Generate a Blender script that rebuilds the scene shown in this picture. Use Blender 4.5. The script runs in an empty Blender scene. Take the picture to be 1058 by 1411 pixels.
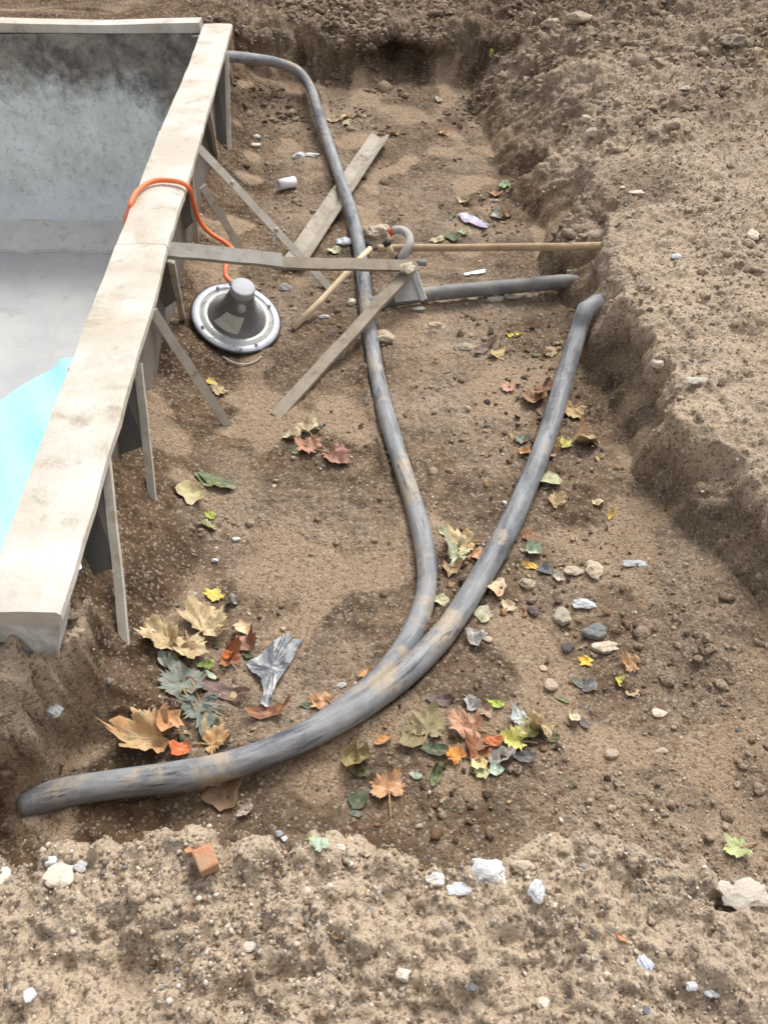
import bpy, math, random
import numpy as np
from mathutils import Vector, Matrix
from mathutils.bvhtree import BVHTree

R = math.radians
rng = np.random.default_rng(7)
random.seed(7)
scene = bpy.context.scene
COL = scene.collection

# ------------------------------------------------------------------ camera
CAM_H, PITCH, FPX, IW, IH = 1.45, R(45), 1142.0, 1058.0, 1411.0
cam_d = bpy.data.cameras.new("camera")
cam = bpy.data.objects.new("camera", cam_d)
COL.objects.link(cam)
cam.location = (0, 0, CAM_H)
cam.rotation_euler = (R(90) - PITCH, 0, 0)
cam_d.sensor_fit = 'HORIZONTAL'
cam_d.sensor_width = 36.0
cam_d.lens = 36.0 * FPX / IW
cam_d.clip_start = 0.02
cam_d.clip_end = 500
scene.camera = cam

# ------------------------------------------------------------------ sky, sun, exposure (overcast)
SUN_EL, SUN_ROT = R(54), R(28)
w = bpy.data.worlds.new("World")
scene.world = w
w.use_nodes = True
nt = w.node_tree
nt.nodes.clear()
sky = nt.nodes.new('ShaderNodeTexSky')
sky.sky_type = 'NISHITA'
sky.sun_disc = False
sky.sun_elevation = SUN_EL
sky.sun_rotation = SUN_ROT
sky.air_density = 1.0
sky.dust_density = 4.0
sky.ozone_density = 1.0
hs = nt.nodes.new('ShaderNodeHueSaturation')
hs.inputs['Saturation'].default_value = 0.10
bg = nt.nodes.new('ShaderNodeBackground')
bg.inputs['Strength'].default_value = 0.135
ow = nt.nodes.new('ShaderNodeOutputWorld')
nt.links.new(sky.outputs[0], hs.inputs['Color'])
nt.links.new(hs.outputs[0], bg.inputs['Color'])
nt.links.new(bg.outputs[0], ow.inputs['Surface'])
sl = bpy.data.lights.new("sun", 'SUN')
sl.energy = 1.3
sl.angle = R(20)
sl.color = (1.0, 0.95, 0.87)
so = bpy.data.objects.new("sun", sl)
COL.objects.link(so)
sd = Vector((math.sin(SUN_ROT) * math.cos(SUN_EL), math.cos(SUN_ROT) * math.cos(SUN_EL), math.sin(SUN_EL)))
so.rotation_euler = sd.to_track_quat('Z', 'Y').to_euler()
so.location = sd * 10
scene.view_settings.view_transform = 'Standard'
scene.view_settings.look = 'None'
scene.view_settings.exposure = 0.86
scene.view_settings.gamma = 1.0
scene.view_settings.use_curve_mapping = False
scene.cycles.filter_width = 1.6
scene.cycles.max_bounces = 6

# ------------------------------------------------------------------ numeric helpers
def sstep(a, b, x):
    t = np.clip((x - a) / (b - a + 1e-12), 0, 1)
    return t * t * (3 - 2 * t)

def _hash(i, j, k, s):
    h = (i.astype(np.int64) * 374761393 + j.astype(np.int64) * 668265263 + k.astype(np.int64) * 2147483647 + s * 974634613) & 0xFFFFFFFF
    h = ((h ^ (h >> 13)) * 1274126177) & 0xFFFFFFFF
    h = ((h ^ (h >> 16)) * 2246822519) & 0xFFFFFFFF
    return (h ^ (h >> 15)) & 0xFFFFFFFF

_G = rng.normal(size=(256, 3))
_G /= np.linalg.norm(_G, axis=1)[:, None]

def perlin(x, y, z, s=0):
    i, j, k = np.floor(x), np.floor(y), np.floor(z)
    fx, fy, fz = x - i, y - j, z - k
    i, j, k = i.astype(np.int64), j.astype(np.int64), k.astype(np.int64)
    u, v, q = (t * t * t * (t * (t * 6 - 15) + 10) for t in (fx, fy, fz))
    out = 0
    for a in (0, 1):
        for b in (0, 1):
            for c in (0, 1):
                g = _G[_hash(i + a, j + b, k + c, s) & 255]
                d = g[..., 0] * (fx - a) + g[..., 1] * (fy - b) + g[..., 2] * (fz - c)
                out = out + d * (u if a else 1 - u) * (v if b else 1 - v) * (q if c else 1 - q)
    return out * 1.5

def fbm(x, y, z, f, octs=3, s=0):
    o, a = 0, 1.0
    for n in range(octs):
        o = o + a * perlin(x * f, y * f, z * f, s + n)
        f *= 2.03
        a *= 0.5
    return o

def worley(x, y, f, s=0):
    """Rounded lumps: 1 at a cell's middle falling to 0."""
    X, Y = x * f, y * f
    i, j = np.floor(X).astype(np.int64), np.floor(Y).astype(np.int64)
    best = np.full(np.shape(x), 9.0)
    rad = np.ones(np.shape(x))
    z0 = np.zeros_like(i)
    for a in (-1, 0, 1):
        for b in (-1, 0, 1):
            h = _hash(i + a, j + b, z0, s)
            px = i + a + (h & 255) / 255.0
            py = j + b + ((h >> 8) & 255) / 255.0
            rr = 0.25 + 0.75 * ((h >> 16) & 255) / 255.0
            d = ((X - px) ** 2 + (Y - py) ** 2) / (rr * rr)
            m = d < best
            best = np.where(m, d, best)
            rad = np.where(m, rr, rad)
    return np.sqrt(np.clip(1 - best / 0.36, 0, 1)) * rad

def ray(px, py):
    u, v = (px - IW / 2) / FPX, (py - IH / 2) / FPX
    c, s = math.cos(PITCH), math.sin(PITCH)
    return Vector((u, c - v * s, -(s + v * c)))

def P(px, py, h):
    d = ray(px, py)
    t = (h - CAM_H) / d.z
    return Vector((d.x * t, d.y * t, h))

def depth(p):
    return p.y * math.cos(PITCH) + (CAM_H - p.z) * math.sin(PITCH)

# ------------------------------------------------------------------ object helpers
def tag(o, label=None, cat=None, group=None, kind=None):
    if label: o['label'] = label
    if cat: o['category'] = cat
    if group: o['group'] = group
    if kind: o['kind'] = kind
    return o

def empty(name, loc, label=None, cat=None, group=None):
    o = bpy.data.objects.new(name, None)
    COL.objects.link(o)
    o.location = loc
    o.empty_display_size = 0.05
    o['_w'] = tuple(loc)
    del o['_w']
    return tag(o, label, cat, group)

ORG = {}
def mesh_obj(name, verts, faces, mat, parent=None, smooth=False, origin=None):
    """verts in world coordinates; the object is linked with its own origin."""
    V = np.asarray([tuple(v) for v in verts], dtype=float)
    if origin is None:
        if parent is not None:
            origin = ORG[parent.name]
        else:
            origin = np.array([V[:, 0].mean(), V[:, 1].mean(), V[:, 2].min()])
    origin = np.asarray(origin, dtype=float)
    me = bpy.data.meshes.new(name)
    me.from_pydata([tuple(v) for v in (V - origin)], [], faces)
    if mat: me.materials.append(mat)
    if smooth: me.polygons.foreach_set('use_smooth', [True] * len(me.polygons))
    me.update()
    o = bpy.data.objects.new(name, me)
    COL.objects.link(o)
    if parent is not None:
        o.parent = parent
        o.location = origin - ORG[parent.name]
    else:
        o.location = origin
    ORG[o.name] = origin
    return o

def root(name, loc, label, cat, group=None):
    o = empty(name, loc, label, cat, group)
    ORG[o.name] = np.asarray(loc, dtype=float)
    return o

def fast_mesh(name, V, F, mat, smooth=False):
    """V (n,3), F (m,k) numpy."""
    me = bpy.data.meshes.new(name)
    k = F.shape[1]
    me.vertices.add(len(V)); me.vertices.foreach_set('co', V.astype(np.float32).ravel())
    me.loops.add(F.size); me.loops.foreach_set('vertex_index', F.astype(np.int32).ravel())
    me.polygons.add(len(F))
    me.polygons.foreach_set('loop_start', np.arange(0, F.size, k, dtype=np.int32))
    me.polygons.foreach_set('loop_total', np.full(len(F), k, dtype=np.int32))
    if smooth: me.polygons.foreach_set('use_smooth', np.ones(len(F), dtype=bool))
    me.materials.append(mat)
    me.update(calc_edges=True)
    me.validate()
    o = bpy.data.objects.new(name, me)
    COL.objects.link(o)
    return o

class MB:
    def __init__(s): s.v, s.f = [], []
    def add(s, v, f):
        n = len(s.v)
        s.v += [tuple(x) for x in v]
        s.f += [tuple(i + n for i in q) for q in f]
        return s
    def hexa(s, p):
        """8 points: bottom ring 0-3, top ring 4-7."""
        return s.add(p, [(3, 2, 1, 0), (4, 5, 6, 7), (0, 1, 5, 4), (1, 2, 6, 5), (2, 3, 7, 6), (3, 0, 4, 7)])
    def bar(s, a, b, wid, th, up=(0, 0, 1), taper=1.0, n=1, wob=0.0, seed=0):
        """A bar of rectangular section from a to b, in n segments with a little unevenness."""
        a, b = Vector(a), Vector(b)
        d = (b - a).normalized()
        up = Vector(up)
        sx = d.cross(up).normalized()
        uz = sx.cross(d).normalized()
        rr = random.Random(seed)
        rings = []
        for i in range(n + 1):
            t = i / n
            k = 1 + (taper - 1) * t
            c = a.lerp(b, t) + uz * rr.uniform(-wob, wob) + sx * rr.uniform(-wob, wob)
            ww, hh = wid * k / 2 + rr.uniform(-wob, wob) * .6, th / 2
            rings.append([c - sx * ww - uz * hh, c + sx * ww - uz * hh, c + sx * ww + uz * hh, c - sx * ww + uz * hh])
        v = [p for r in rings for p in r]
        f = []
        for i in range(n):
            o = i * 4
            for k in range(4):
                f.append((o + k, o + (k + 1) % 4, o + 4 + (k + 1) % 4, o + 4 + k))
        f.append((3, 2, 1, 0)); e = n * 4
        f.append((e, e + 1, e + 2, e + 3))
        return s.add(v, f)
    def build(s, name, mat, parent=None, smooth=False): return mesh_obj(name, s.v, s.f, mat, parent, smooth)

def catmull(pts, n=8):
    pts = [Vector(p) for p in pts]
    pts = [pts[0] * 2 - pts[1]] + pts + [pts[-1] * 2 - pts[-2]]
    out = []
    for i in range(1, len(pts) - 2):
        p0, p1, p2, p3 = pts[i - 1:i + 3]
        for k in range(n):
            t = k / n
            out.append(0.5 * (2 * p1 + (p2 - p0) * t + (2 * p0 - 5 * p1 + 4 * p2 - p3) * t * t + (3 * p1 - p0 - 3 * p2 + p3) * t ** 3))
    out.append(pts[-2])
    return out

PUV = []
def tube_geo(path, r, seg=16, hollow=0.0, rfun=None):
    """Tube along a path, closed at both ends; hollow>0 sinks the first end into a bore that deep."""
    n = len(path)
    tang = [(path[min(i + 1, n - 1)] - path[max(i - 1, 0)]).normalized() for i in range(n)]
    nrm = tang[0].orthogonal().normalized()
    v, f = [], []
    dist = 0.0
    PUV.clear()
    for i in range(n):
        if i: dist += (path[i] - path[i - 1]).length
        nrm = (nrm - tang[i] * nrm.dot(tang[i])).normalized()
        bi = tang[i].cross(nrm)
        rr = r * (rfun(i / (n - 1)) if rfun else 1)
        for k in range(seg):
            a = 2 * math.pi * k / seg
            v.append(path[i] + (nrm * math.cos(a) + bi * math.sin(a)) * rr)
            PUV.append((math.cos(a) * r, math.sin(a) * r, dist))
    for i in range(n - 1):
        for k in range(seg):
            f.append((i * seg + k, i * seg + (k + 1) % seg, (i + 1) * seg + (k + 1) % seg, (i + 1) * seg + k))
    def end(i, flip):
        t = tang[i] * (1 if i == 0 else -1)
        c = path[i]
        base = i * seg
        q = len(v)
        if hollow:
            for kk, (sc, dp) in enumerate(((.84, 0), (.84, hollow))):
                for k in range(seg):
                    v.append(c + (v[base + k] - c) * sc + t * dp)
            rings = [base, q, q + seg]
            for a_, b_ in zip(rings, rings[1:]):
                for k in range(seg):
                    qd = (a_ + k, b_ + k, b_ + (k + 1) % seg, a_ + (k + 1) % seg)
                    f.append(qd if not flip else qd[::-1])
            lastr = q + seg
        else:
            lastr = base
        ring = tuple(lastr + k for k in range(seg))
        f.append(ring[::-1] if not flip else ring)
    end(0, False); end(n - 1, True)
    return v, f

# ------------------------------------------------------------------ materials
def new_mat(name):
    m = bpy.data.materials.new(name)
    m.use_nodes = True
    n = m.node_tree
    return m, n, n.nodes, n.links, n.nodes['Principled BSDF']

def N(nodes, t, **kw):
    n = nodes.new(t)
    for k, v in kw.items():
        if k in n.inputs: n.inputs[k].default_value = v
        else: setattr(n, k, v)
    return n

def noise(nodes, links, vec, scale, detail=4, rough=.6, dist=0.0):
    n = nodes.new('ShaderNodeTexNoise')
    n.inputs['Scale'].default_value = scale
    n.inputs['Detail'].default_value = detail
    n.inputs['Roughness'].default_value = rough
    n.inputs['Distortion'].default_value = dist
    links.new(vec, n.inputs['Vector'])
    return n.outputs[0]

def ramp(nodes, links, fac, stops):
    n = nodes.new('ShaderNodeValToRGB')
    e = n.color_ramp.elements
    while len(e) < len(stops): e.new(.5)
    for q, (p, c) in zip(e, stops):
        q.position = p
        q.color = (*c, 1) if len(c) == 3 else c
    links.new(fac, n.inputs[0])
    return n.outputs[0]

def mix(nodes, links, fac, a, b, mode='MIX'):
    n = nodes.new('ShaderNodeMix')
    n.data_type = 'RGBA'
    n.blend_type = mode
    for sock, val in ((n.inputs[0], fac), (n.inputs[6], a), (n.inputs[7], b)):
        if isinstance(val, (int, float)): sock.default_value = val
        elif isinstance(val, tuple): sock.default_value = (*val, 1)
        else: links.new(val, sock)
    return n.outputs[2]

def bump(nodes, links, bs, hts):
    prev = None
    for h, strength, dist in hts:
        b = nodes.new('ShaderNodeBump')
        b.inputs['Strength'].default_value = strength
        b.inputs['Distance'].default_value = dist
        links.new(h, b.inputs['Height'])
        if prev is not None: links.new(prev, b.inputs['Normal'])
        prev = b.outputs[0]
    links.new(prev, bs.inputs['Normal'])

def geo_pos(nodes): return nodes.new('ShaderNodeNewGeometry').outputs['Position']
def obj_pos(nodes): return nodes.new('ShaderNodeTexCoord').outputs['Object']

def mottled(name, c1, c2, scale=12, c3=None, s3=40, rough=.85, bumps=((60, .4, .003),), lo=.35, hi=.65, lo3=.55, hi3=.7, spec=.3, metal=0, dist=.3):
    m, t, nd, lk, bs = new_mat(name)
    p = geo_pos(nd)
    f = ramp(nd, lk, noise(nd, lk, p, scale, 5, .62, dist), [(lo, (0, 0, 0)), (hi, (1, 1, 1))])
    c = mix(nd, lk, f, c1, c2)
    if c3:
        g = ramp(nd, lk, noise(nd, lk, p, s3, 6, .7, .5), [(lo3, (0, 0, 0)), (hi3, (1, 1, 1))])
        c = mix(nd, lk, g, c, c3)
    lk.new(c, bs.inputs['Base Color'])
    bs.inputs['Roughness'].default_value = rough
    bs.inputs['Specular IOR Level'].default_value = spec
    bs.inputs['Metallic'].default_value = metal
    bump(nd, lk, bs, [(noise(nd, lk, p, s, 5, .65), k, d) for s, k, d in bumps])
    return m

def soil_material():
    m, t, nd, lk, bs = new_mat("soil")
    p = geo_pos(nd)
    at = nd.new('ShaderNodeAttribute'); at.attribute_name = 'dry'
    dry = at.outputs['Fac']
    # damp earth in the trench, also painted back bank shade; dry sandy earth on the banks
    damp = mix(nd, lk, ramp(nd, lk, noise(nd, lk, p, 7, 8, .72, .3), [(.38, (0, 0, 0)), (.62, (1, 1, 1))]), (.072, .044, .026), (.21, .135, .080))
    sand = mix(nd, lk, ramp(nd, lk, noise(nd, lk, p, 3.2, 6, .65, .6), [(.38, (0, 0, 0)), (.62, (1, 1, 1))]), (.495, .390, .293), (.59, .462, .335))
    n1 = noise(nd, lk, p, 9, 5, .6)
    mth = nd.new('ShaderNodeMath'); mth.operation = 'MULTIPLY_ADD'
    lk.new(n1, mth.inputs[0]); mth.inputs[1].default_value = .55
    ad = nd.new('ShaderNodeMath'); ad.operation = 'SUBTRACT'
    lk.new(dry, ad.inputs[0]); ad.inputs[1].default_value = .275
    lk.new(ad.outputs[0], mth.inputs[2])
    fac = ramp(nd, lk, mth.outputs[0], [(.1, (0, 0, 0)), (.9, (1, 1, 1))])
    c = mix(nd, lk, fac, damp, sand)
    cr = nd.new('ShaderNodeAttribute'); cr.attribute_name = 'crust'
    c = mix(nd, lk, mix(nd, lk, .75, (0, 0, 0), cr.outputs['Color']), c, (.37, .262, .170))
    # grains: dark and pale grit
    v = nd.new('ShaderNodeTexVoronoi'); v.inputs['Scale'].default_value = 190
    lk.new(p, v.inputs['Vector'])
    sep = nd.new('ShaderNodeSeparateColor'); lk.new(v.outputs['Color'], sep.inputs[0])
    pale = ramp(nd, lk, sep.outputs[0], [(.80, (0, 0, 0)), (.90, (1, 1, 1))])
    dark = ramp(nd, lk, sep.outputs[1], [(.74, (0, 0, 0)), (.88, (1, 1, 1))])
    c = mix(nd, lk, mix(nd, lk, .5, (0, 0, 0), pale), c, (.52, .45, .37))
    c = mix(nd, lk, mix(nd, lk, .55, (0, 0, 0), dark), c, (.10, .075, .055))
    g = noise(nd, lk, p, 420, 3, .7)
    c = mix(nd, lk, .45, c, ramp(nd, lk, g, [(.25, (.45, .45, .45)), (.75, (1.0, 1.0, 1.0))]), 'MULTIPLY')
    g2 = noise(nd, lk, p, 240, 5, .78)
    c = mix(nd, lk, .55, c, ramp(nd, lk, g2, [(.34, (.42, .40, .38)), (.52, (1, 1, 1)), (.70, (1.22, 1.2, 1.17))]), 'MULTIPLY')
    lk.new(c, bs.inputs['Base Color'])
    bs.inputs['Roughness'].default_value = .95
    bs.inputs['Specular IOR Level'].default_value = .15
    inv = nd.new('ShaderNodeMath'); inv.operation = 'SUBTRACT'; inv.inputs[0].default_value = 1
    lk.new(v.outputs['Distance'], inv.inputs[1])
    bump(nd, lk, bs, [(noise(nd, lk, p, 60, 6, .7), .9, .010), (inv.outputs[0], .5, .004), (noise(nd, lk, p, 300, 3, .7), .6, .002)])
    return m

def attr_material(name, attr='tint', rough=.85, scale=120, amount=.45, b=.002):
    m, t, nd, lk, bs = new_mat(name)
    p = geo_pos(nd)
    at = nd.new('ShaderNodeAttribute'); at.attribute_name = attr
    g = noise(nd, lk, p, scale, 5, .7)
    c = mix(nd, lk, amount, at.outputs['Color'], ramp(nd, lk, g, [(.3, (.45, .42, .38)), (.7, (1.15, 1.12, 1.08))]), 'MULTIPLY')
    lk.new(c, bs.inputs['Base Color'])
    bs.inputs['Roughness'].default_value = rough
    bs.inputs['Specular IOR Level'].default_value = .25
    bump(nd, lk, bs, [(noise(nd, lk, p, scale * 2, 4, .7), .5, b)])
    return m

def tint_material(name, kind):
    """Colour comes from each object's own colour: leaves and stones."""
    m, t, nd, lk, bs = new_mat(name)
    oi = nd.new('ShaderNodeObjectInfo')
    o = obj_pos(nd)
    at = nd.new('ShaderNodeAttribute'); at.attribute_type = 'OBJECT'; at.attribute_name = 'second_tone'
    if kind == 'leaf':
        f = ramp(nd, lk, noise(nd, lk, o, 26, 4, .6, .6), [(.40, (0, 0, 0)), (.62, (1, 1, 1))])
        c = mix(nd, lk, f, oi.outputs['Color'], at.outputs['Color'])
        c = mix(nd, lk, .16, c, (.16, .11, .07))
        mu = ramp(nd, lk, noise(nd, lk, o, 38, 6, .72), [(.50, (0, 0, 0)), (.66, (1, 1, 1))])
        c = mix(nd, lk, mix(nd, lk, .65, (0, 0, 0), mu), c, (.19, .13, .082))
        sp = ramp(nd, lk, noise(nd, lk, o, 150, 4, .7), [(.60, (0, 0, 0)), (.72, (1, 1, 1))])
        c = mix(nd, lk, mix(nd, lk, .55, (0, 0, 0), sp), c, (.12, .075, .04))
        ve = nd.new('ShaderNodeAttribute'); ve.attribute_name = 'vein'
        c = mix(nd, lk, mix(nd, lk, .35, (0, 0, 0), ve.outputs['Color']), c, (.55, .45, .28))
        lk.new(c, bs.inputs['Base Color'])
        bs.inputs['Roughness'].default_value = .6
        bs.inputs['Specular IOR Level'].default_value = .35
        bump(nd, lk, bs, [(noise(nd, lk, o, 60, 4, .6), .7, .004), (ve.outputs['Fac'], .4, .002)])
    else:
        f = ramp(nd, lk, noise(nd, lk, o, 45, 6, .7, .8), [(.35, (0, 0, 0)), (.65, (1, 1, 1))])
        c = mix(nd, lk, f, oi.outputs['Color'], at.outputs['Color'])
        mud = ramp(nd, lk, noise(nd, lk, o, 22, 5, .7), [(.56, (0, 0, 0)), (.70, (1, 1, 1))])
        c = mix(nd, lk, mix(nd, lk, .6, (0, 0, 0), mud), c, (.27, .20, .14))
        lk.new(c, bs.inputs['Base Color'])
        bs.inputs['Roughness'].default_value = .8
        bump(nd, lk, bs, [(noise(nd, lk, o, 90, 5, .7), .7, .004), (noise(nd, lk, o, 350, 3, .7), .5, .0015)])
    return m

def pipe_material():
    m, t, nd, lk, bs = new_mat("grey_flexible_plastic")
    p = geo_pos(nd)
    at = nd.new('ShaderNodeAttribute'); at.attribute_name = 'along'
    mp = nd.new('ShaderNodeMapping'); lk.new(at.outputs['Vector'], mp.inputs[0])
    mp.inputs['Scale'].default_value = (1, 1, .13)
    q = mp.outputs[0]
    f = ramp(nd, lk, noise(nd, lk, p, 6, 5, .65, .3), [(.34, (0, 0, 0)), (.60, (1, 1, 1))])
    c = mix(nd, lk, f, (.060, .064, .078), (.20, .205, .215))
    st = ramp(nd, lk, noise(nd, lk, q, 70, 5, .7, .2), [(.38, (0, 0, 0)), (.62, (1, 1, 1))])
    c = mix(nd, lk, mix(nd, lk, .5, (0, 0, 0), st), c, (.37, .375, .385))
    g = ramp(nd, lk, noise(nd, lk, p, 5.2, 7, .74, .3), [(.53, (0, 0, 0)), (.61, (1, 1, 1))])
    c = mix(nd, lk, mix(nd, lk, .85, (0, 0, 0), g), c, (.38, .305, .215))
    d = ramp(nd, lk, noise(nd, lk, q, 48, 6, .75, .6), [(.56, (0, 0, 0)), (.63, (1, 1, 1))])
    dm = ramp(nd, lk, noise(nd, lk, p, 5, 3, .6), [(.42, (0, 0, 0)), (.58, (1, 1, 1))])
    c = mix(nd, lk, mix(nd, lk, d, (0, 0, 0), dm), c, (.04, .044, .06))
    lk.new(c, bs.inputs['Base Color'])
    bs.inputs['Roughness'].default_value = .6
    bs.inputs['Specular IOR Level'].default_value = .4
    bump(nd, lk, bs, [(noise(nd, lk, p, 70, 5, .7), .4, .002), (noise(nd, lk, q, 120, 4, .7), .3, .001)])
    return m

M_SOIL = soil_material()
M_GRIT = attr_material("grit")
M_CLOD = M_SOIL
M_LEAF = tint_material("dead_leaf", 'leaf')
M_STONE = tint_material("rough_stone", 'stone')
M_PIPE = pipe_material()
M_DARKPIPE = mottled("dark_grey_plastic_pipe", (.13, .13, .135), (.24, .235, .225), 14, (.36, .30, .22), 7, rough=.6)
M_RUST = mottled("muddy_tan_rod", (.36, .25, .155), (.46, .34, .22), 18, (.22, .13, .08), 30)
M_COPING = mottled("cream_coping_with_dried_mud", (.56, .535, .495), (.44, .385, .315), 5, (.31, .26, .205), 10, rough=.55, bumps=((25, .5, .006), (120, .4, .002)), lo=.34, hi=.60, lo3=.55, hi3=.70, spec=.4)
M_COPEDGE = mottled("white_coping_lip", (.85, .85, .84), (.74, .72, .68), 12, (.5, .42, .33), 30, rough=.5, lo3=.65, hi3=.8)
M_PANEL = mottled("grey_wall_panel", (.15, .135, .118), (.21, .19, .165), 6, (.14, .10, .07), 8, lo3=.48, hi3=.62)
M_RIB = mottled("grey_rib_plate", (.12, .115, .108), (.165, .158, .148), 8, (.17, .125, .085), 10)
M_RIBEDGE = mottled("pale_grey_angle", (.42, .385, .33), (.52, .48, .42), 20, (.33, .26, .18), 25)
M_BATTEN = mottled("muddy_timber_batten", (.31, .27, .215), (.235, .195, .15), 15, (.17, .125, .085), 22, bumps=((80, .5, .003),))
M_BATTENGREY = mottled("grey_weathered_batten", (.35, .335, .31), (.28, .255, .22), 12, (.20, .155, .11), 14)
M_ANGLE = mottled("weathered_angle_profile", (.40, .36, .30), (.27, .235, .185), 10, (.17, .125, .085), 18)
M_DOWEL = mottled("pale_stick", (.70, .56, .38), (.60, .46, .30), 25, (.45, .33, .21), 40, lo3=.6, hi3=.75)
M_BLOCK = mottled("grey_plastic_post", (.33, .325, .32), (.43, .42, .40), 14, (.42, .34, .25), 20)
M_POSTEDGE = mottled("pale_post_edge", (.58, .60, .64), (.5, .5, .5), 18, (.42, .36, .28), 30)
M_MUDCAP = mottled("dried_mud", (.40, .335, .25), (.5, .43, .33), 22)
M_ORANGE = mottled("orange_cable", (.84, .175, .055), (.78, .20, .085), 20, (.55, .30, .18), 40, rough=.45, lo3=.66, hi3=.8, bumps=((200, .1, .0005),))
M_WHITE = mottled("white_plastic", (.82, .83, .86), (.75, .76, .80), 20, (.5, .42, .33), 30, rough=.4, lo3=.64, hi3=.78)
M_BLACK = mottled("black_rubber", (.025, .025, .028), (.05, .05, .05), 30, rough=.5)
M_RED = mottled("red_plastic", (.72, .09, .04), (.62, .10, .05), 30, rough=.4)
M_CYAN = mottled("pale_turquoise_sheet", (.34, .72, .78), (.42, .76, .80), 3, (.28, .68, .77), 5, rough=.45, bumps=((9, .5, .01),), lo3=.55, hi3=.7)
M_FLANGE = mottled("white_lamp_flange", (.50, .51, .57), (.40, .40, .46), 16, (.10, .08, .085), 17, rough=.3, lo3=.585, hi3=.63, spec=.5, bumps=((80, .2, .001),))
M_LAMPDARK = mottled("dark_grey_lamp_plastic", (.13, .125, .135), (.17, .165, .17), 22, (.20, .17, .06), 14, rough=.16, spec=.5, lo3=.56, hi3=.74)
M_LAMPCAP = mottled("grey_lamp_cap", (.33, .335, .365), (.37, .37, .40), 20, rough=.45)
M_LENS = mottled("clouded_lamp_rim", (.33, .34, .31), (.46, .47, .46), 18, (.14, .13, .06), 22, rough=.25, spec=.6)
M_LABEL = mottled("faded_paper_label", (.60, .60, .56), (.44, .44, .37), 30, rough=.5, bumps=((60, .1, .001),))
M_BRICK = mottled("orange_brick", (.42, .20, .105), (.48, .26, .15), 30, (.38, .29, .20), 18, lo3=.46, hi3=.62, bumps=((70, .7, .004),))
M_FILM = mottled("torn_grey_black_plastic", (.055, .06, .07), (.17, .18, .20), 16, (.46, .46, .46), 30, rough=.35, spec=.5, lo3=.5, hi3=.66)
M_WRAP = mottled("purple_and_pink_wrapper", (.38, .39, .60), (.58, .45, .50), 22, (.62, .20, .14), 18, rough=.3, lo3=.60, hi3=.64)
M_STRAW = mottled("dry_straw", (.62, .50, .28), (.55, .42, .22), 40)

def concrete_material():
    m, t, nd, lk, bs = new_mat("pool_concrete")
    p = geo_pos(nd)
    f = ramp(nd, lk, noise(nd, lk, p, 6.5, 8, .72, .15), [(.34, (0, 0, 0)), (.62, (1, 1, 1))])
    c = mix(nd, lk, f, (.54, .565, .565), (.74, .762, .768))
    g = ramp(nd, lk, noise(nd, lk, p, 30, 6, .75, .2), [(.52, (0, 0, 0)), (.66, (1, 1, 1))])
    c = mix(nd, lk, mix(nd, lk, .6, (0, 0, 0), g), c, (.27, .285, .27))
    # old soil stain running down from the rim
    sp = nd.new('ShaderNodeSeparateXYZ'); lk.new(p, sp.inputs[0])
    n = noise(nd, lk, p, 9, 10, .80, .0)
    ma = nd.new('ShaderNodeMath'); ma.operation = 'MULTIPLY_ADD'
    lk.new(n, ma.inputs[0]); ma.inputs[1].default_value = .62
    lk.new(sp.outputs[2], ma.inputs[2])
    # the soil clings lower towards the corner by the long wall
    mx = nd.new('ShaderNodeMapRange')
    lk.new(sp.outputs[0], mx.inputs[0])
    for k, q in ((1, -1.15), (2, -.75), (3, 0.0), (4, .26)): mx.inputs[k].default_value = q
    mb = nd.new('ShaderNodeMath'); mb.operation = 'ADD'
    lk.new(ma.outputs[0], mb.inputs[0]); lk.new(mx.outputs[0], mb.inputs[1])
    st = ramp(nd, lk, mb.outputs[0], [(.36, (0, 0, 0)), (.53, (1, 1, 1))])
    dirt = mix(nd, lk, ramp(nd, lk, noise(nd, lk, p, 11, 8, .75, .4), [(.40, (0, 0, 0)), (.62, (1, 1, 1))]), (.050, .039, .029), (.25, .22, .18))
    c = mix(nd, lk, mix(nd, lk, .93, (0, 0, 0), st), c, dirt)
    # lime bloom near the foot
    lb = nd.new('ShaderNodeMapRange')
    lk.new(sp.outputs[2], lb.inputs[0])
    for k, q in ((1, -.30), (2, -.50), (3, 0.0), (4, 1.0)): lb.inputs[k].default_value = q
    bl = nd.new('ShaderNodeMath'); bl.operation = 'MULTIPLY'
    lk.new(lb.outputs[0], bl.inputs[0]); lk.new(ramp(nd, lk, noise(nd, lk, p, 7, 5, .6), [(.3, (.2, .2, .2)), (.6, (1, 1, 1))]), bl.inputs[1])
    c = mix(nd, lk, bl.outputs[0], c, (.74, .78, .82))
    lk.new(c, bs.inputs['Base Color'])
    bs.inputs['Roughness'].default_value = .75
    bump(nd, lk, bs, [(noise(nd, lk, p, 14, 6, .7), .35, .01), (noise(nd, lk, p, 90, 4, .7), .4, .003)])
    return m
M_CONC = concrete_material()
M_FLOORC = mottled("smooth_pool_floor", (.40, .405, .415), (.48, .48, .475), 4, (.32, .325, .33), 9, rough=.7, bumps=((20, .2, .004), (120, .3, .001)), lo3=.55, hi3=.75)
M_COVE = mottled("sandy_mortar", (.54, .53, .515), (.63, .62, .61), 9, (.42, .38, .33), 20, bumps=((40, .6, .006),))
M_ENDBLOCK = mottled("rough_grey_end_face", (.36, .35, .31), (.55, .55, .53), 14, (.30, .235, .165), 16, bumps=((30, .6, .008),))

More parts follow.
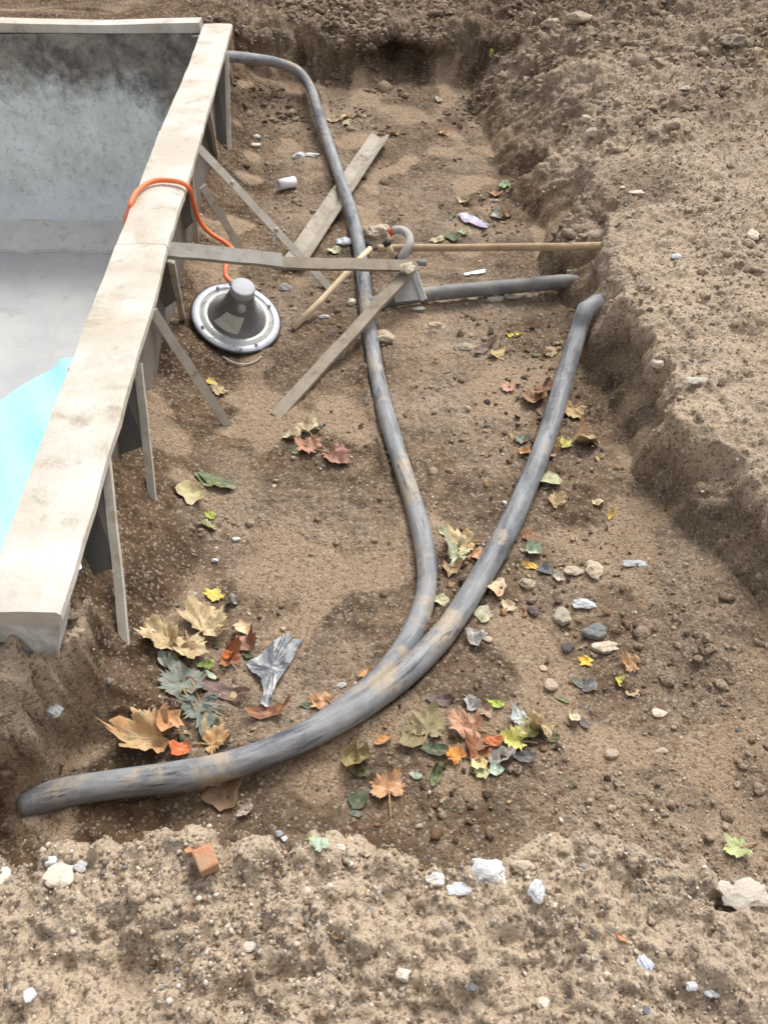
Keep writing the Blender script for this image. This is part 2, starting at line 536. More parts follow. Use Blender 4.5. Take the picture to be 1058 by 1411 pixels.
# ------------------------------------------------------------------ terrain
# courses of the three pipes over the trench floor (survey points and lift)
pts1 = [(300, 76, .02), (345, 80, .02), (382, 86, .02), (410, 98, .022), (428, 122, .018), (440, 160, .006), (455, 205, .008), (470, 250, .03), (484, 292, .035), (494, 335, .016), (500, 380, -.002), (507, 440, -.004), (518, 510, -.004), (533, 575, -.004), (553, 640, -.004), (572, 700, -.004), (585, 755, -.004), (588, 805, -.004), (578, 850, -.004), (556, 893, -.005), (522, 935, -.006), (480, 972, -.010), (430, 1006, -.016)]
pts2 = [(34, 1108, (.030,)), (90, 1092, (.055,)), (150, 1082, (.062,)), (230, 1072, (.060,)), (300, 1059, .020), (370, 1037, .022), (435, 1008, .024), (500, 972, .022), (560, 926, .014), (612, 872, .004), (655, 808, -.003), (695, 738, -.003), (730, 662, -.003), (757, 590, -.003), (778, 520, -.002), (795, 462, .008), (806, 428, .02)]
pts3 = [(505, 420, .0), (545, 412, .006), (600, 404, .006), (660, 398, .006), (720, 393, .006), (770, 388, .008)]
# pool outline: the long wall's outer coping edge
def flange_x(y): return -0.519 - (y - 0.824) * (0.668 - 0.519) / (4.113 - 0.824)
Z_COPE = 0.40
POOL_Y0, POOL_Y1 = 0.824, 4.147
toe_y = [-40, .1, .5, .75, .99, 1.25, 1.52, 1.8, 2.09, 2.4, 2.56, 2.9, 3.24, 3.75, 4.2, 4.6, 60]
toe_x = [1.35, 1.25, 1.04, .93, .82, .73, .665, .64, .615, .585, .575, .56, .53, .47, .40, .34, .34]
hr_y = [0, .8, 1.3, 2.0, 2.4, 2.8, 3.3, 3.8, 6]
hr_v = [.20, .21, .225, .22, .21, .25, .31, .33, .30]
wr_v = [.13, .11, .10, .085, .07, .20, .36, .42, .38]
LEDGE = [P(22, 1120, .02), P(42, 1055, .12), P(33, 1000, .20), P(36, 940, .265), P(74, 897, .29)]
LEDGE_Y = [.50] + [q.y for q in LEDGE] + [.86]
LEDGE_X = [LEDGE[0].x - .05] + [q.x for q in LEDGE] + [-.53]
LEDGE_Z = [0.0] + [q.z for q in LEDGE] + [.29]

def base_height(x, y):
    z0 = np.zeros_like(x)
    wob = fbm(x, y, z0, 3.6, 3, 11) * .075 + fbm(x, y, z0, 16, 2, 15) * .016
    floor = fbm(x, y, z0, 3.0, 3, 21) * .022
    tx = np.interp(y, toe_y, toe_x)
    floor = floor + .05 * sstep(-.35, 0.0, x - tx) * sstep(1.9, 1.2, y)      # gravel spill at the foot of the bank
    floor = floor + .05 * sstep(3.9, 4.45, y)                                 # loose soil at the back
    fx = flange_x(y)
    fill_h = np.interp(y, [.72, .80, .87, .95, 1.15, 1.5, 1.9, 2.4, 3.2, 4.2], [.02, .03, .22, .27, .26, .20, .13, .09, .10, .14])
    tt = np.clip((x - fx + .07) / .30, 0, 1)
    floor = floor + (fill_h + .03 * fbm(x, y, z0, 9, 2, 31)) * ((1 - tt) ** 2.1)
    # right bank
    d = x - tx + wob
    hr = np.interp(y, hr_y, hr_v)
    wr = np.interp(y, hr_y, wr_v)
    dc = np.clip(d / wr, 0, 1)
    right = hr * (dc ** .8 * (1 - sstep(1.6, 3.0, y)) + dc * (1.6 - .6 * dc) * sstep(1.6, 3.0, y)) + np.clip(d - wr, 0, 1.2) * .21 + np.clip(d - wr - .5, 0, 1) * .08
    right = right + .05 * fbm(x, y, z0, 2.4, 3, 41) * sstep(0, .3, d - wr)
    right = np.where(d > 0, right, -1)
    # notch in the bank where the pipes go in
    # back bank
    db = y - 4.33 + wob * 1.3 + .05 * sstep(.2, .5, x)
    back = .06 * sstep(-.0, .12, db) + .21 * sstep(.02, .24, db) + np.clip(db - .24, 0, 1) * .10 + .03 * fbm(x, y, z0, 3, 2, 51) * sstep(.05, .3, db)
    back = np.where(db > 0, back, -1)
    # near bank
    cy = .478 + .034 * fbm(x, y * 0, z0, 5, 4, 61) - .035 * sstep(.3, .6, x)
    dn = cy - y
    near = (.305 - .015 * sstep(.2, .6, x)) * sstep(-.04, .004, dn) + .030 * fbm(x, y, z0, 6, 2, 71) * sstep(-.02, .05, dn)
    near = np.where(dn > -.04, near, -1)
    # ledge by the pool's near end
    lx = np.interp(y, LEDGE_Y, LEDGE_X)
    dl = lx - x + wob * .15 + .006
    lh = np.interp(y + .02 * fbm(x, y, z0, 14, 2, 86), LEDGE_Y, LEDGE_Z)
    led = lh * sstep(-.012, .012, dl) + .03 * fbm(x, y, z0, 8, 2, 81) * sstep(.0, .05, dl) * (lh > .03)
    led = np.where((y < .95) & (dl > -.012) & (y > .62), led, -1)
    # undisturbed ground farther left and all round
    far = .31 * sstep(-1.0, -1.25, x) * sstep(.60, .45, y)
    z = np.maximum.reduce([floor, right, back, near, led, far])
    # ground on the far side and left of the pool
    z = np.where((x < fx - .05) & (y > 4.05), np.maximum(z, .30 + .02 * fbm(x, y, z0, 4, 2, 91)), z)
    z = np.where(x < -4.0, np.maximum(z, .31), z)
    z = np.where((x < -.95) & (y < .86), np.maximum(z, .30 * sstep(.50, .56, y) + .0), z)
    # excavation under the pool itself
    inside = (x < fx - .085) & (x > -4.0) & (y > POOL_Y0 + .05) & (y < POOL_Y1 - .05)
    z = np.where(inside, -.75, z)
    return z, floor, right, back, near, led, inside

def grid_axis(dense, out_to, grow=1.35):
    a = list(dense)
    st = a[-1] - a[-2]
    while a[-1] < out_to:
        st *= grow
        a.append(a[-1] + st)
    st = a[1] - a[0]
    b = []
    q = a[0]
    while q > -out_to:
        st *= grow
        q -= st
        b.append(q)
    return np.array(b[::-1] + a)

ydense = [.08]
while ydense[-1] < 5.3: ydense.append(ydense[-1] + .0030 + .0014 * ydense[-1])
xdense = [-1.0]
while xdense[-1] < 2.2: xdense.append(xdense[-1] + .0044 + .004 * max(0, xdense[-1] - 1.0))
xs, ys = grid_axis(xdense, 90), grid_axis(ydense, 90)
GX, GY = np.meshgrid(xs, ys)
GZ, fl, rt, bk, nr, ld, inside = base_height(GX, GY)
dzdx = np.gradient(GZ, xs, axis=1)
dzdy = np.gradient(GZ, ys, axis=0)
nl = np.sqrt(dzdx ** 2 + dzdy ** 2 + 1)
NX, NY, NZ = -dzdx / nl, -dzdy / nl, 1 / nl
step = (~inside) & (np.abs(dzdx) < 30) & (np.abs(dzdy) < 30)
isbank = np.clip(np.maximum.reduce([sstep(.03, .16, np.where(q > -.5, q - fl, 0)) for q in (rt, bk, nr, ld)]), 0, 1)
rightbank = sstep(.03, .12, np.where(rt > -.5, rt - fl, 0)) * sstep(3.6, 2.8, GY)
rough = .55 + .65 * isbank - .40 * rightbank + .5 * sstep(3.9, 4.3, GY) * sstep(.4, .9, GX) + .25 * isbank * sstep(.7, .4, GY)
D = (fbm(GX, GY, GZ, 11, 3, 101) * .016
     + np.abs(fbm(GX, GY, GZ, 26, 3, 111)) * -.010 + .003
     + fbm(GX, GY, GZ, 62, 2, 121) * .0062) * rough
D += worley(GX + .02 * perlin(GX * 9, GY * 9, GZ), GY, 9, 5) * .030 * rough * isbank * (1 - .7 * rightbank) * (1 - .55 * sstep(.62, .45, GY)) * sstep(-.15, .25, fbm(GX, GY, GZ, 2.2, 2, 131))
D += worley(GX, GY, 22, 6) * .012 * rough * sstep(-.1, .3, fbm(GX, GY, GZ, 3, 2, 141))
D += worley(GX, GY, 48, 7) * .004 * rough
D += np.abs(fbm(GX, GY, GZ, 115, 1, 125)) * -.0036 * np.maximum(rough, .6)
# smoothed, trodden patches in the trench
patch = sstep(.10, .34, fbm(GX, GY, GZ * 0, 4.2, 2, 151)) * (1 - isbank)
pc = P(395, 790, 0)
patch = np.maximum(patch, sstep(1.0, .6, np.sqrt(((GX - pc.x) / .17) ** 2 + ((GY - pc.y) / .085) ** 2) + .25 * fbm(GX, GY, GZ * 0, 12, 2, 161)))
D *= (1 - .72 * patch)
# the pipes lie a little bedded in, with soil pushed up along their sides
for pts, r_ in ((pts1, .0235), (pts2, .0265), (pts3, .0235)):
    pl = [P(q[0], q[1], .03) for q in pts]
    dist = np.full(GX.shape, 9.0)
    for a, b in zip(pl, pl[1:]):
        vx, vy = b.x - a.x, b.y - a.y
        t = np.clip(((GX - a.x) * vx + (GY - a.y) * vy) / (vx * vx + vy * vy), 0, 1)
        dist = np.minimum(dist, np.hypot(GX - a.x - t * vx, GY - a.y - t * vy))
    amt = (.35 + .65 * sstep(-.25, .25, fbm(GX, GY, GZ * 0, 7, 2, 211))) * (1 - isbank)
    D += amt * (.015 * np.exp(-((dist - r_ * 1.45) / (r_ * .55)) ** 2) - .006 * np.exp(-(dist / (r_ * .9)) ** 2))
D = np.where(step, D, 0) * np.where(np.abs(GX) < 12, 1, 0)
# hollowed undercut in the back bank
uc = P(545, 66, .2)
TX, TY, TZ = GX + NX * D, GY + NY * D, GZ + NZ * D
TY = TY + .24 * np.exp(-((TX - uc.x) / .20) ** 2 - ((TZ - .12) / .065) ** 2) * (bk > .02)
# deep hollows in the near bank and clod at its right end
for px, py, rx, ry, dp in ((175, 1345, .045, .028, .05), (330, 1375, .05, .02, .03), (395, 1345, .04, .012, .025), (940, 1390, .05, .02, .03), (60, 1330, .05, .012, .02), (1000, 1235, .03, .012, .05)):
    h = P(px, py, .30)
    TZ = TZ - .62 * dp * np.exp(-(((TX - h.x) / rx) ** 2 + ((TY - h.y) / ry) ** 2) ** 1.5)
for px, py, z, rx, ry, dp in ((350, 75, .1, .16, .05, .03), (835, 430, .12, .05, .09, .05), (800, 365, .05, .035, .10, .06)):
    h = P(px, py, z)
    TX = TX + dp * np.exp(-(((TX - h.x) / rx) ** 2 + ((TY - h.y) / ry) ** 2)) * (rt > .01)
cutx = np.interp(TY, hr_y, wr_v)
TX = TX + .05 * np.exp(-((TZ - .10) / .05) ** 2) * rightbank * sstep(1.3 * .2, .10, rt - fl) * sstep(.25, -.15, fbm(GX, GY, GZ * 0, 3, 2, 201))
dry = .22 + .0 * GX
dry = np.maximum(dry, (.88 - .03 * rightbank) * isbank * np.where(bk > .02, .55, 1))  # back bank gets a lower value, painting in the shade on its face
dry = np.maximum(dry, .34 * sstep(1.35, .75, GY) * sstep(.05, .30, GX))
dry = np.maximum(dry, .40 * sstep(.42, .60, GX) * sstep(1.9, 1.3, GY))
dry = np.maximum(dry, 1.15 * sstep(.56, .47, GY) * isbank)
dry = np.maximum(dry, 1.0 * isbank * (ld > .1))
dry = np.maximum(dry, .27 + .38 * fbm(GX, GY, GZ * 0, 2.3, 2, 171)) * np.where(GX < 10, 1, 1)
dry = dry - .22 * sstep(.20, .0, GX - flange_x(GY)) * (1 - isbank)  # darker soil tone towards the pool wall
dry = np.where(bk > .02, dry * .62, dry)  # shade of the back bank put into the soil colour, darkened further
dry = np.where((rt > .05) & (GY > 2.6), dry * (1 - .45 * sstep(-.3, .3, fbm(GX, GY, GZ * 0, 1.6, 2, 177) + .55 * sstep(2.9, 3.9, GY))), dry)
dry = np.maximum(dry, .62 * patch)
nx, ny = len(xs), len(ys)
TV = np.stack([TX, TY, TZ], -1).reshape(-1, 3)
idx = np.arange(nx * ny).reshape(ny, nx)
TF = np.stack([idx[:-1, :-1], idx[:-1, 1:], idx[1:, 1:], idx[1:, :-1]], -1).reshape(-1, 4)
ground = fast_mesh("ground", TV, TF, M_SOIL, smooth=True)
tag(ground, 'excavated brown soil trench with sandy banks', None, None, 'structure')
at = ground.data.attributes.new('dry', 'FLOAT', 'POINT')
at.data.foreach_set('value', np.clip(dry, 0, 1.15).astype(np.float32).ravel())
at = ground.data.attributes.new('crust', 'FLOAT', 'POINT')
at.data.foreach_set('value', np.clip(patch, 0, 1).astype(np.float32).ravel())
BVH = BVHTree.FromPolygons(TV.tolist(), TF.tolist())
TN = np.stack([NX, NY, NZ], -1)

def hit(px, py):
    d = ray(px, py).normalized()
    loc, n, i, dist = BVH.ray_cast(Vector((0, 0, CAM_H)), d)
    return (loc, n) if loc is not None else (P(px, py, 0), Vector((0, 0, 1)))

def drop(x, y):
    loc, n, i, dist = BVH.ray_cast(Vector((x, y, 3)), Vector((0, 0, -1)))
    return loc.z if loc is not None else 0.0

def at_lift(px, py, lift):
    p, n = hit(px, py)
    return P(px, py, p.z + lift)

# ------------------------------------------------------------------ gravel and clods (uncountable)
def ico(sub):
    t = (1 + 5 ** .5) / 2
    v = [(-1, t, 0), (1, t, 0), (-1, -t, 0), (1, -t, 0), (0, -1, t), (0, 1, t), (0, -1, -t), (0, 1, -t), (t, 0, -1), (t, 0, 1), (-t, 0, -1), (-t, 0, 1)]
    f = [(0, 11, 5), (0, 5, 1), (0, 1, 7), (0, 7, 10), (0, 10, 11), (1, 5, 9), (5, 11, 4), (11, 10, 2), (10, 7, 6), (7, 1, 8), (3, 9, 4), (3, 4, 2), (3, 2, 6), (3, 6, 8), (3, 8, 9), (4, 9, 5), (2, 4, 11), (6, 2, 10), (8, 6, 7), (9, 8, 1)]
    v = [Vector(q).normalized() for q in v]
    for _ in range(sub):
        cache, nf = {}, []
        def mid(a, b):
            k = (min(a, b), max(a, b))
            if k not in cache:
                v.append(((v[a] + v[b]) / 2).normalized()); cache[k] = len(v) - 1
            return cache[k]
        for a, b, c in f:
            x, y, z = mid(a, b), mid(b, c), mid(c, a)
            nf += [(a, x, z), (b, y, x), (c, z, y), (x, y, z)]
        f = nf
    return np.array([tuple(q) for q in v]), np.array(f)
ICO0, ICO1, ICO2, ICO3 = ico(0), ico(1), ico(2), ico(3)

def scatter(name, count, weight, size_fn, colours, src, mat, jitter, flat, sink, attr, shared_dry=False):
    """Many small irregular lumps lying on the ground, as one mesh."""
    Vb, Fb = src
    ar = np.gradient(xs)[None, :] * np.gradient(ys)[:, None] * weight
    ar = np.where((GX > -1.0) & (GX < 2.2) & (GY > .1) & (GY < 5.2) & step, ar, 0)
    p = (ar / ar.sum()).ravel()
    pick = rng.choice(p.size, size=count, p=p)
    pos = TV[pick] + np.stack([rng.uniform(-.004, .004, count), rng.uniform(-.004, .004, count), np.zeros(count)], -1)
    sz = size_fn(count, pos)
    nv = len(Vb)
    V = np.repeat(Vb[None], count, 0) * (1 + rng.normal(0, jitter, (count, nv, 1)))
    V = V * np.stack([rng.uniform(.7, 1.3, count), rng.uniform(.7, 1.3, count), rng.uniform(*flat, count)], -1)[:, None, :]
    a, b = rng.uniform(0, 6.28, count), rng.normal(0, .5, count)
    ca, sa, cb, sb = np.cos(a), np.sin(a), np.cos(b), np.sin(b)
    x, y, z = V[..., 0], V[..., 1], V[..., 2]
    y, z = y * cb[:, None] - z * sb[:, None], y * sb[:, None] + z * cb[:, None]
    x, y = x * ca[:, None] - y * sa[:, None], x * sa[:, None] + y * ca[:, None]
    V = np.stack([x, y, z], -1) * sz[:, None, None]
    V[..., 2] += (sz * sink)[:, None]
    V += pos[:, None, :]
    F = (Fb[None] + (np.arange(count) * nv)[:, None, None]).reshape(-1, 3)
    o = fast_mesh(name, V.reshape(-1, 3), F, mat, smooth=False)
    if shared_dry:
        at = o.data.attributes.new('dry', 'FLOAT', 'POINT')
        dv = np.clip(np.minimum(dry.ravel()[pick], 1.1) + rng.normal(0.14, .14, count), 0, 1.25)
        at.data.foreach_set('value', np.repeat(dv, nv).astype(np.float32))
    else:
        cw = np.array([c[1] for c in colours]); cw = cw / cw.sum()
        cc = np.array([c[0] for c in colours])[rng.choice(len(colours), count, p=cw)] * rng.uniform(.75, 1.2, (count, 1))
        at = o.data.attributes.new(attr, 'FLOAT_COLOR', 'POINT')
        rgba = np.concatenate([np.repeat(cc, nv, 0), np.ones((count * nv, 1))], 1)
        at.data.foreach_set('color', rgba.astype(np.float32).ravel())
    return o

grav_w = (.35 + 1.3 * isbank + 1.1 * sstep(1.6, .8, GY) * sstep(0, .4, GX) + 5.0 * isbank * sstep(.62, .45, GY)) * (.25 + sstep(-.25, .35, fbm(GX, GY, GZ * 0, 3.5, 2, 181))) * (1 - .8 * patch) / (.5 + .30 * GY)
stone_cols = [((.42, .35, .27), 5), ((.33, .26, .19), 5), ((.52, .45, .37), 3.5), ((.62, .57, .50), .5), ((.22, .17, .13), 2), ((.25, .25, .26), .8), ((.40, .28, .19), 1.2)]
g = scatter("gravel", 36000, grav_w, lambda n, p: np.clip(rng.lognormal(math.log(.0026), .36, n), .0012, .007) * (.8 + .22 * p[:, 1]), stone_cols, ICO0, M_GRIT, .24, (.45, .9), .25, 'tint')
tag(g, 'fine gravel and grit strewn over the soil', None, None, 'stuff')
clod_w = (.25 + 1.4 * isbank * (1 - .7 * rightbank) + .9 * sstep(3.6, 4.3, GY) + .8 * sstep(1.7, 1.2, GY) * sstep(.25, .5, GX)) * (1 - .75 * sstep(.62, .45, GY)) * sstep(-.1, .4, fbm(GX, GY, GZ * 0, 2.6, 2, 191)) * (1 - .9 * patch)
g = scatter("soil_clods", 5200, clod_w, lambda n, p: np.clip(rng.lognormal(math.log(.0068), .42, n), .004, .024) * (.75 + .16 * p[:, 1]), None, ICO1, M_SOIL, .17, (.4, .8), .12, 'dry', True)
tag(g, 'loose clods of sandy earth on the banks', None, None, 'stuff')

lit_w = 0
for px, py, r_ in ((270, 930, .12), (650, 1030, .15), (760, 560, .14), (740, 640, .13), (640, 770, .10), (800, 800, .16), (430, 610, .09), (680, 290, .14), (750, 480, .16), (480, 165, .1)):
    q = P(px, py, 0)
    lit_w = lit_w + np.exp(-((GX - q.x) ** 2 + (GY - q.y) ** 2) / (r_ * r_))
g = scatter("leaf_litter", 900, lit_w + .01, lambda n, p: np.clip(rng.lognormal(math.log(.0048), .45, n), .002, .011), [((.17, .10, .06), 5), ((.30, .19, .10), 3), ((.08, .055, .04), 4), ((.42, .31, .18), 2), ((.14, .15, .08), 1)], ICO0, M_GRIT, .4, (.05, .14), .5, 'tint')
tag(g, 'brown crumbs of broken leaves between the leaves', None, None, 'stuff')

# ------------------------------------------------------------------ pool
pool_floor = MB()
ZF = -.56
pool_floor.hexa([(-3.9, .90, ZF - .1), (-.70, .90, ZF - .1), (-.80, 3.86, ZF - .1), (-3.9, 3.86, ZF - .1), (-3.9, .90, ZF), (-.70, .90, ZF), (-.80, 3.86, ZF), (-3.9, 3.86, ZF)])
o = pool_floor.build("pool_floor", M_FLOORC)
tag(o, 'smooth pale grey concrete pool floor', None, None, 'structure')
# mortar step at the foot of the far wall, with an uneven front edge
nseg = 60
mv, mf = [], []
for i in range(nseg + 1):
    x = -3.9 + (3.9 - .74) * i / nseg
    e = .012 * math.sin(i * .9) + .010 * math.sin(i * 2.3 + 1) + .006 * random.uniform(-1, 1)
    mv += [(x, 3.84 + e, ZF + .001), (x, 3.845 + e, ZF + .018), (x, 3.93, ZF + .028), (x, 4.075, ZF + .07)]
for i in range(nseg):
    for k in range(3):
        a = i * 4 + k
        mf.append((a, a + 4, a + 5, a + 1))
o = mesh_obj("mortar_step", mv, mf, M_COVE, smooth=False)
tag(o, 'sandy mortar step along the foot of the far pool wall', None, None, 'structure')

def coping_geo(outer, inner, ztop, th, drop_lip, seed):
    """A slightly warped board between two edge polylines (lists of (x,y)), with a rounded lip on the outer edge."""
    rr = random.Random(seed)
    v, f = [], []
    n = len(outer)
    for i in range(n):
        ox, oy = outer[i]; ix, iy = inner[i]
        w = rr.uniform(-.002, .002)
        v += [(ix, iy, ztop - th), (ix, iy, ztop + w), (ix + (ox - ix) * .5, iy + (oy - iy) * .5, ztop + w + .002), (ix + (ox - ix) * .95, iy + (oy - iy) * .95, ztop + w), (ox, oy, ztop - .006 + w), (ox, oy, ztop - drop_lip), (ox - .008, oy, ztop - drop_lip), (ox - .008, oy, ztop - th)]
    k = 8
    for i in range(n - 1):
        for j in range(k):
            f.append((i * k + j, i * k + (j + 1) % k, (i + 1) * k + (j + 1) % k, (i + 1) * k + j))
    f.append(tuple(range(k))[::-1]); f.append(tuple((n - 1) * k + j for j in range(k)))
    return v, [q[::-1] for q in f]

wall_long = root("pool_wall", (-.63, 2.45, -.6), 'long pool wall of grey ribbed panels topped with muddy cream coping boards', 'pool wall')
out_px = [(320, 28), (303, 90), (285, 150), (278, 177), (272, 202), (262, 238), (246, 284), (232, 325), (230, 336), (222, 375), (214, 412), (194, 474), (189, 490), (176, 538), (163, 588), (150, 616), (141, 652), (125, 716), (106, 758), (101, 790), (82, 843)]
OUT = [P(x, y, Z_COPE) for x, y in out_px]
OUT = [Vector((.55 * p.x + .45 * flange_x(p.y), p.y, p.z)) for p in OUT]
oy_ = np.array([p.y for p in OUT][::-1]); ox_ = np.array([p.x for p in OUT][::-1])
in_px = [(281, 28), (258, 90), (222, 172), (196, 240), (161, 333), (120, 440), (78, 552), (40, 655), (0, 765)]
INN = [P(x, y, Z_COPE) for x, y in in_px]
iy_ = np.array([p.y for p in INN][::-1]); ix_ = np.array([p.x for p in INN][::-1])
y_seams = [.824, P(230, 336, Z_COPE).y, P(270, 178, Z_COPE).y, 4.105]
for a, b, sd_, dz in ((0, 1, 1, .0), (1, 2, 2, -.004), (2, 3, 3, -.007)):
    yy = np.linspace(y_seams[a] + (.004 if a else 0), y_seams[b] - .004, 16)
    ou = [(float(np.interp(y, oy_, ox_)) + random.uniform(-.0015, .0015), y) for y in yy]
    inn = [(float(np.interp(y, iy_, ix_, left=-.648 if y > .9 else -.645)), y) for y in yy]
    v, f = coping_geo(ou, inn, Z_COPE + dz, .035, .022, sd_)
    mesh_obj("coping_board", v, f, M_COPING, wall_long)
# wall body, outer panels and inner concrete
def wx(y, off): return flange_x(y) + off
body = MB()
yy = np.linspace(.84, 4.06, 2)
body.hexa([(wx(.84, -.125), .84, -.62), (wx(.84, -.085), .84, -.62), (wx(4.06, -.085), 4.06, -.62), (wx(4.06, -.125), 4.06, -.62), (wx(.84, -.125), .84, .358), (wx(.84, -.085), .84, .358), (wx(4.06, -.085), 4.06, .358), (wx(4.06, -.125), 4.06, .358)])
body.build("concrete_core", M_CONC, wall_long)
pan_y = [.84, 1.19, 1.62, 2.05, 2.46, 2.88, 3.30, 3.68, 4.06]
for a, b in zip(pan_y, pan_y[1:]):
    a, b = a + .003, b - .003
    m = MB()
    m.hexa([(wx(a, -.083), a, -.2), (wx(a, -.062), a, -.2), (wx(b, -.062), b, -.2), (wx(b, -.083), b, -.2), (wx(a, -.083), a, .36), (wx(a, -.062), a, .36), (wx(b, -.062), b, .36), (wx(b, -.083), b, .36)])
    m.build("wall_panel", M_PANEL, wall_long)

def rib(top, bot, plate=True, width=.017, wedge=None):
    """Upright rib plate under the coping with a pale angle along its outer edge; top/bot are pixels seen in the survey photo."""
    t = P(top[0], top[1], .372)
    b, n = hit(*bot)
    b = b - (t - b).normalized() * .03
    m = MB()
    y0, y1 = t.y, b.y
    if plate:
        th = .004
        k = plate if isinstance(plate, float) else .55
        c = t.lerp(b, k)
        q = [(wx(y0, -.06), y0, t.z), (t.x, y0, t.z), (c.x, c.y, c.z), (wx(c.y, -.06), c.y, c.z - .03)]
        m.hexa([(x, y - th, z) for x, y, z in q][::-1] + [(x, y + th, z) for x, y, z in q][::-1])
        o = m.build("rib", M_RIB, wall_long)
        e = MB().bar(t, b, width, .010, up=(0, 1, 0), n=6, wob=.0008, seed=int(top[0]))
        e.build("edge_angle", M_RIBEDGE, o)
    else:
        MB().bar(t, b, width, .010, up=(0, 1, 0), n=6, wob=.0008, seed=int(top[0])).build("rib", M_RIBEDGE, wall_long)
rib((146, 630), (172, 882))
rib((190, 500), (210, 682))
rib((236, 360), (252, 440))
rib((262, 238), (272, 342))
rib((287, 150), (298, 213), .95)
rib((312, 72), (316, 204), .98)

def brace(top, tz, bot, wid=.013, nails=()):
    t = P(top[0], top[1], tz)
    b, n = hit(*bot)
    d = (t - b).normalized()
    o = MB().bar(t, b - d * .04, wid, .009, up=(.25, -.75, .6), n=8, wob=.0010, seed=int(top[0] * 3)).build("brace", M_RIBEDGE, wall_long)
    for k in nails:
        c = b.lerp(t, k)
        v, f = ICO1
        mesh_obj("bolt", [Vector(q) * .0075 + c + Vector((0, -.002, .006)) for q in v], [tuple(q) for q in f], M_RIBEDGE, o)
brace((274, 203), .375, (456, 398), .026, (.16, .42, .75))
brace((279, 256), .28, (333, 345), .024)
brace((210, 428), .37, (313, 584), .024)

wall_far = root("pool_wall", (-2.3, 4.1, -.6), 'far end wall of the pool, soil stained pale concrete under a thin cream rim', 'pool wall')
# far wall face: a gently uneven sheet with thickness
n1, n2 = 80, 24
fv, ff = [], []
for j in range(n2 + 1):
    for i in range(n1 + 1):
        x = -3.9 + (3.9 - .78) * i / n1
        z = ZF + .02 + (.362 - ZF - .02) * j / n2
        fv.append((x, 4.068 + .006 * math.sin(x * 5 + z * 3) + random.uniform(-.0015, .0015) - .02 * max(0, -.25 - z) ** 1.0, z))
for j in range(n2):
    for i in range(n1):
        a = j * (n1 + 1) + i
        ff.append((a, a + 1, a + n1 + 2, a + n1 + 1))
nb = len(fv)
fv += [(-3.9, 4.13, ZF), (-.78, 4.13, ZF), (-.78, 4.13, .362), (-3.9, 4.13, .362)]
ff += [(nb + 1, nb, nb + 3, nb + 2)]
mesh_obj("concrete_face", fv, ff, M_CONC, wall_far, smooth=True)
ou, inn = [], []
for i in range(40):
    x = -3.9 + (3.9 - .808) * i / 39
    wob_ = .006 * math.sin(x * 7) + .003 * math.sin(x * 17)
    ou.append((x, 4.150 + wob_)); inn.append((x, 4.068 + wob_ * .6))
m = MB()
v, f = [], []
for (ax, ay), (bx_, by_) in zip(inn, ou):
    zz = .400 + .004 * math.sin(ax * 6)
    v += [(ax, ay, .364), (ax, ay, zz), (bx_, by_, zz), (bx_, by_, .364)]
for i in range(39):
    for k in range(4):
        f.append((i * 4 + k, i * 4 + (k + 1) % 4, (i + 1) * 4 + (k + 1) % 4, (i + 1) * 4 + k))
f += [(0, 1, 2, 3), (159, 158, 157, 156)]
m.add(v, f).build("coping_board", M_COPING, wall_far)
# corner upright seen inside the far corner
a = P(262, 32, .36)
MB().bar((-.815, 4.045, .36), (-.815, 4.045, -.5), .05, .03, up=(0, 1, 0), n=8, wob=.002, seed=4).build("corner_post", M_PANEL, wall_far)

wall_near = root("pool_wall", (-2.2, .86, -.6), 'near end wall of the pool, rough grey end face below the white coping corner', 'pool wall')
m = MB().hexa([(-3.9, .845, -.6), (-.655, .845, -.6), (-.655, .925, -.6), (-3.9, .925, -.6), (-3.9, .845, .362), (-.655, .845, .362), (-.655, .925, .362), (-3.9, .925, .362)])
m.build("concrete_core", M_CONC, wall_near)
ou = [(-.650 - i * .108, .824 + .002 * math.sin(i)) for i in range(31)]
inn = [(x, .955) for x, y in ou]
v, f = [], []
for (ax, ay), (bx_, by_) in zip(inn, ou):
    v += [(ax, ay, .365), (ax, ay, .398), (bx_, by_, .398), (bx_, by_, .365)]
for i in range(30):
    for k in range(4):
        f.append((i * 4 + k, (i + 1) * 4 + k, (i + 1) * 4 + (k + 1) % 4, i * 4 + (k + 1) % 4))
f += [(3, 2, 1, 0), (120, 121, 122, 123)]
MB().add(v, f).build("coping_board", M_COPING, wall_near)
# the rough end block right below the coping corner
bv, bf = [], []
for j in range(9):
    for i in range(13):
        x = -.66 + .130 * i / 12 if j < 9 else 0
        z = .365 - .11 * j / 8
        bv.append((x - .004 * j * (i / 12), .832 + random.uniform(-.003, .003) - .004 * (j / 8), z))
for j in range(8):
    for i in range(12):
        q = j * 13 + i
        bf.append((q, q + 13, q + 14, q + 1))
nb = len(bv)
edge = [j * 13 + 12 for j in range(9)]
for q in edge: bv.append((bv[q][0], .90, bv[q][2]))
for j in range(8): bf.append((edge[j], edge[j + 1], nb + j + 1, nb + j))
mesh_obj("end_block", bv, bf, M_ENDBLOCK, wall_near)
# white scrap of render hanging at the coping lip
t0 = P(104, 772, .385)
m = MB().bar(t0 + Vector((-.01, .005, 0)), t0 + Vector((.006, -.012, -.012)), .016, .004, n=3, wob=.002, seed=5)
o = m.build("plaster_flake", M_WHITE)
tag(o, 'small white flake sticking out under the coping edge near its near corner', 'flake')

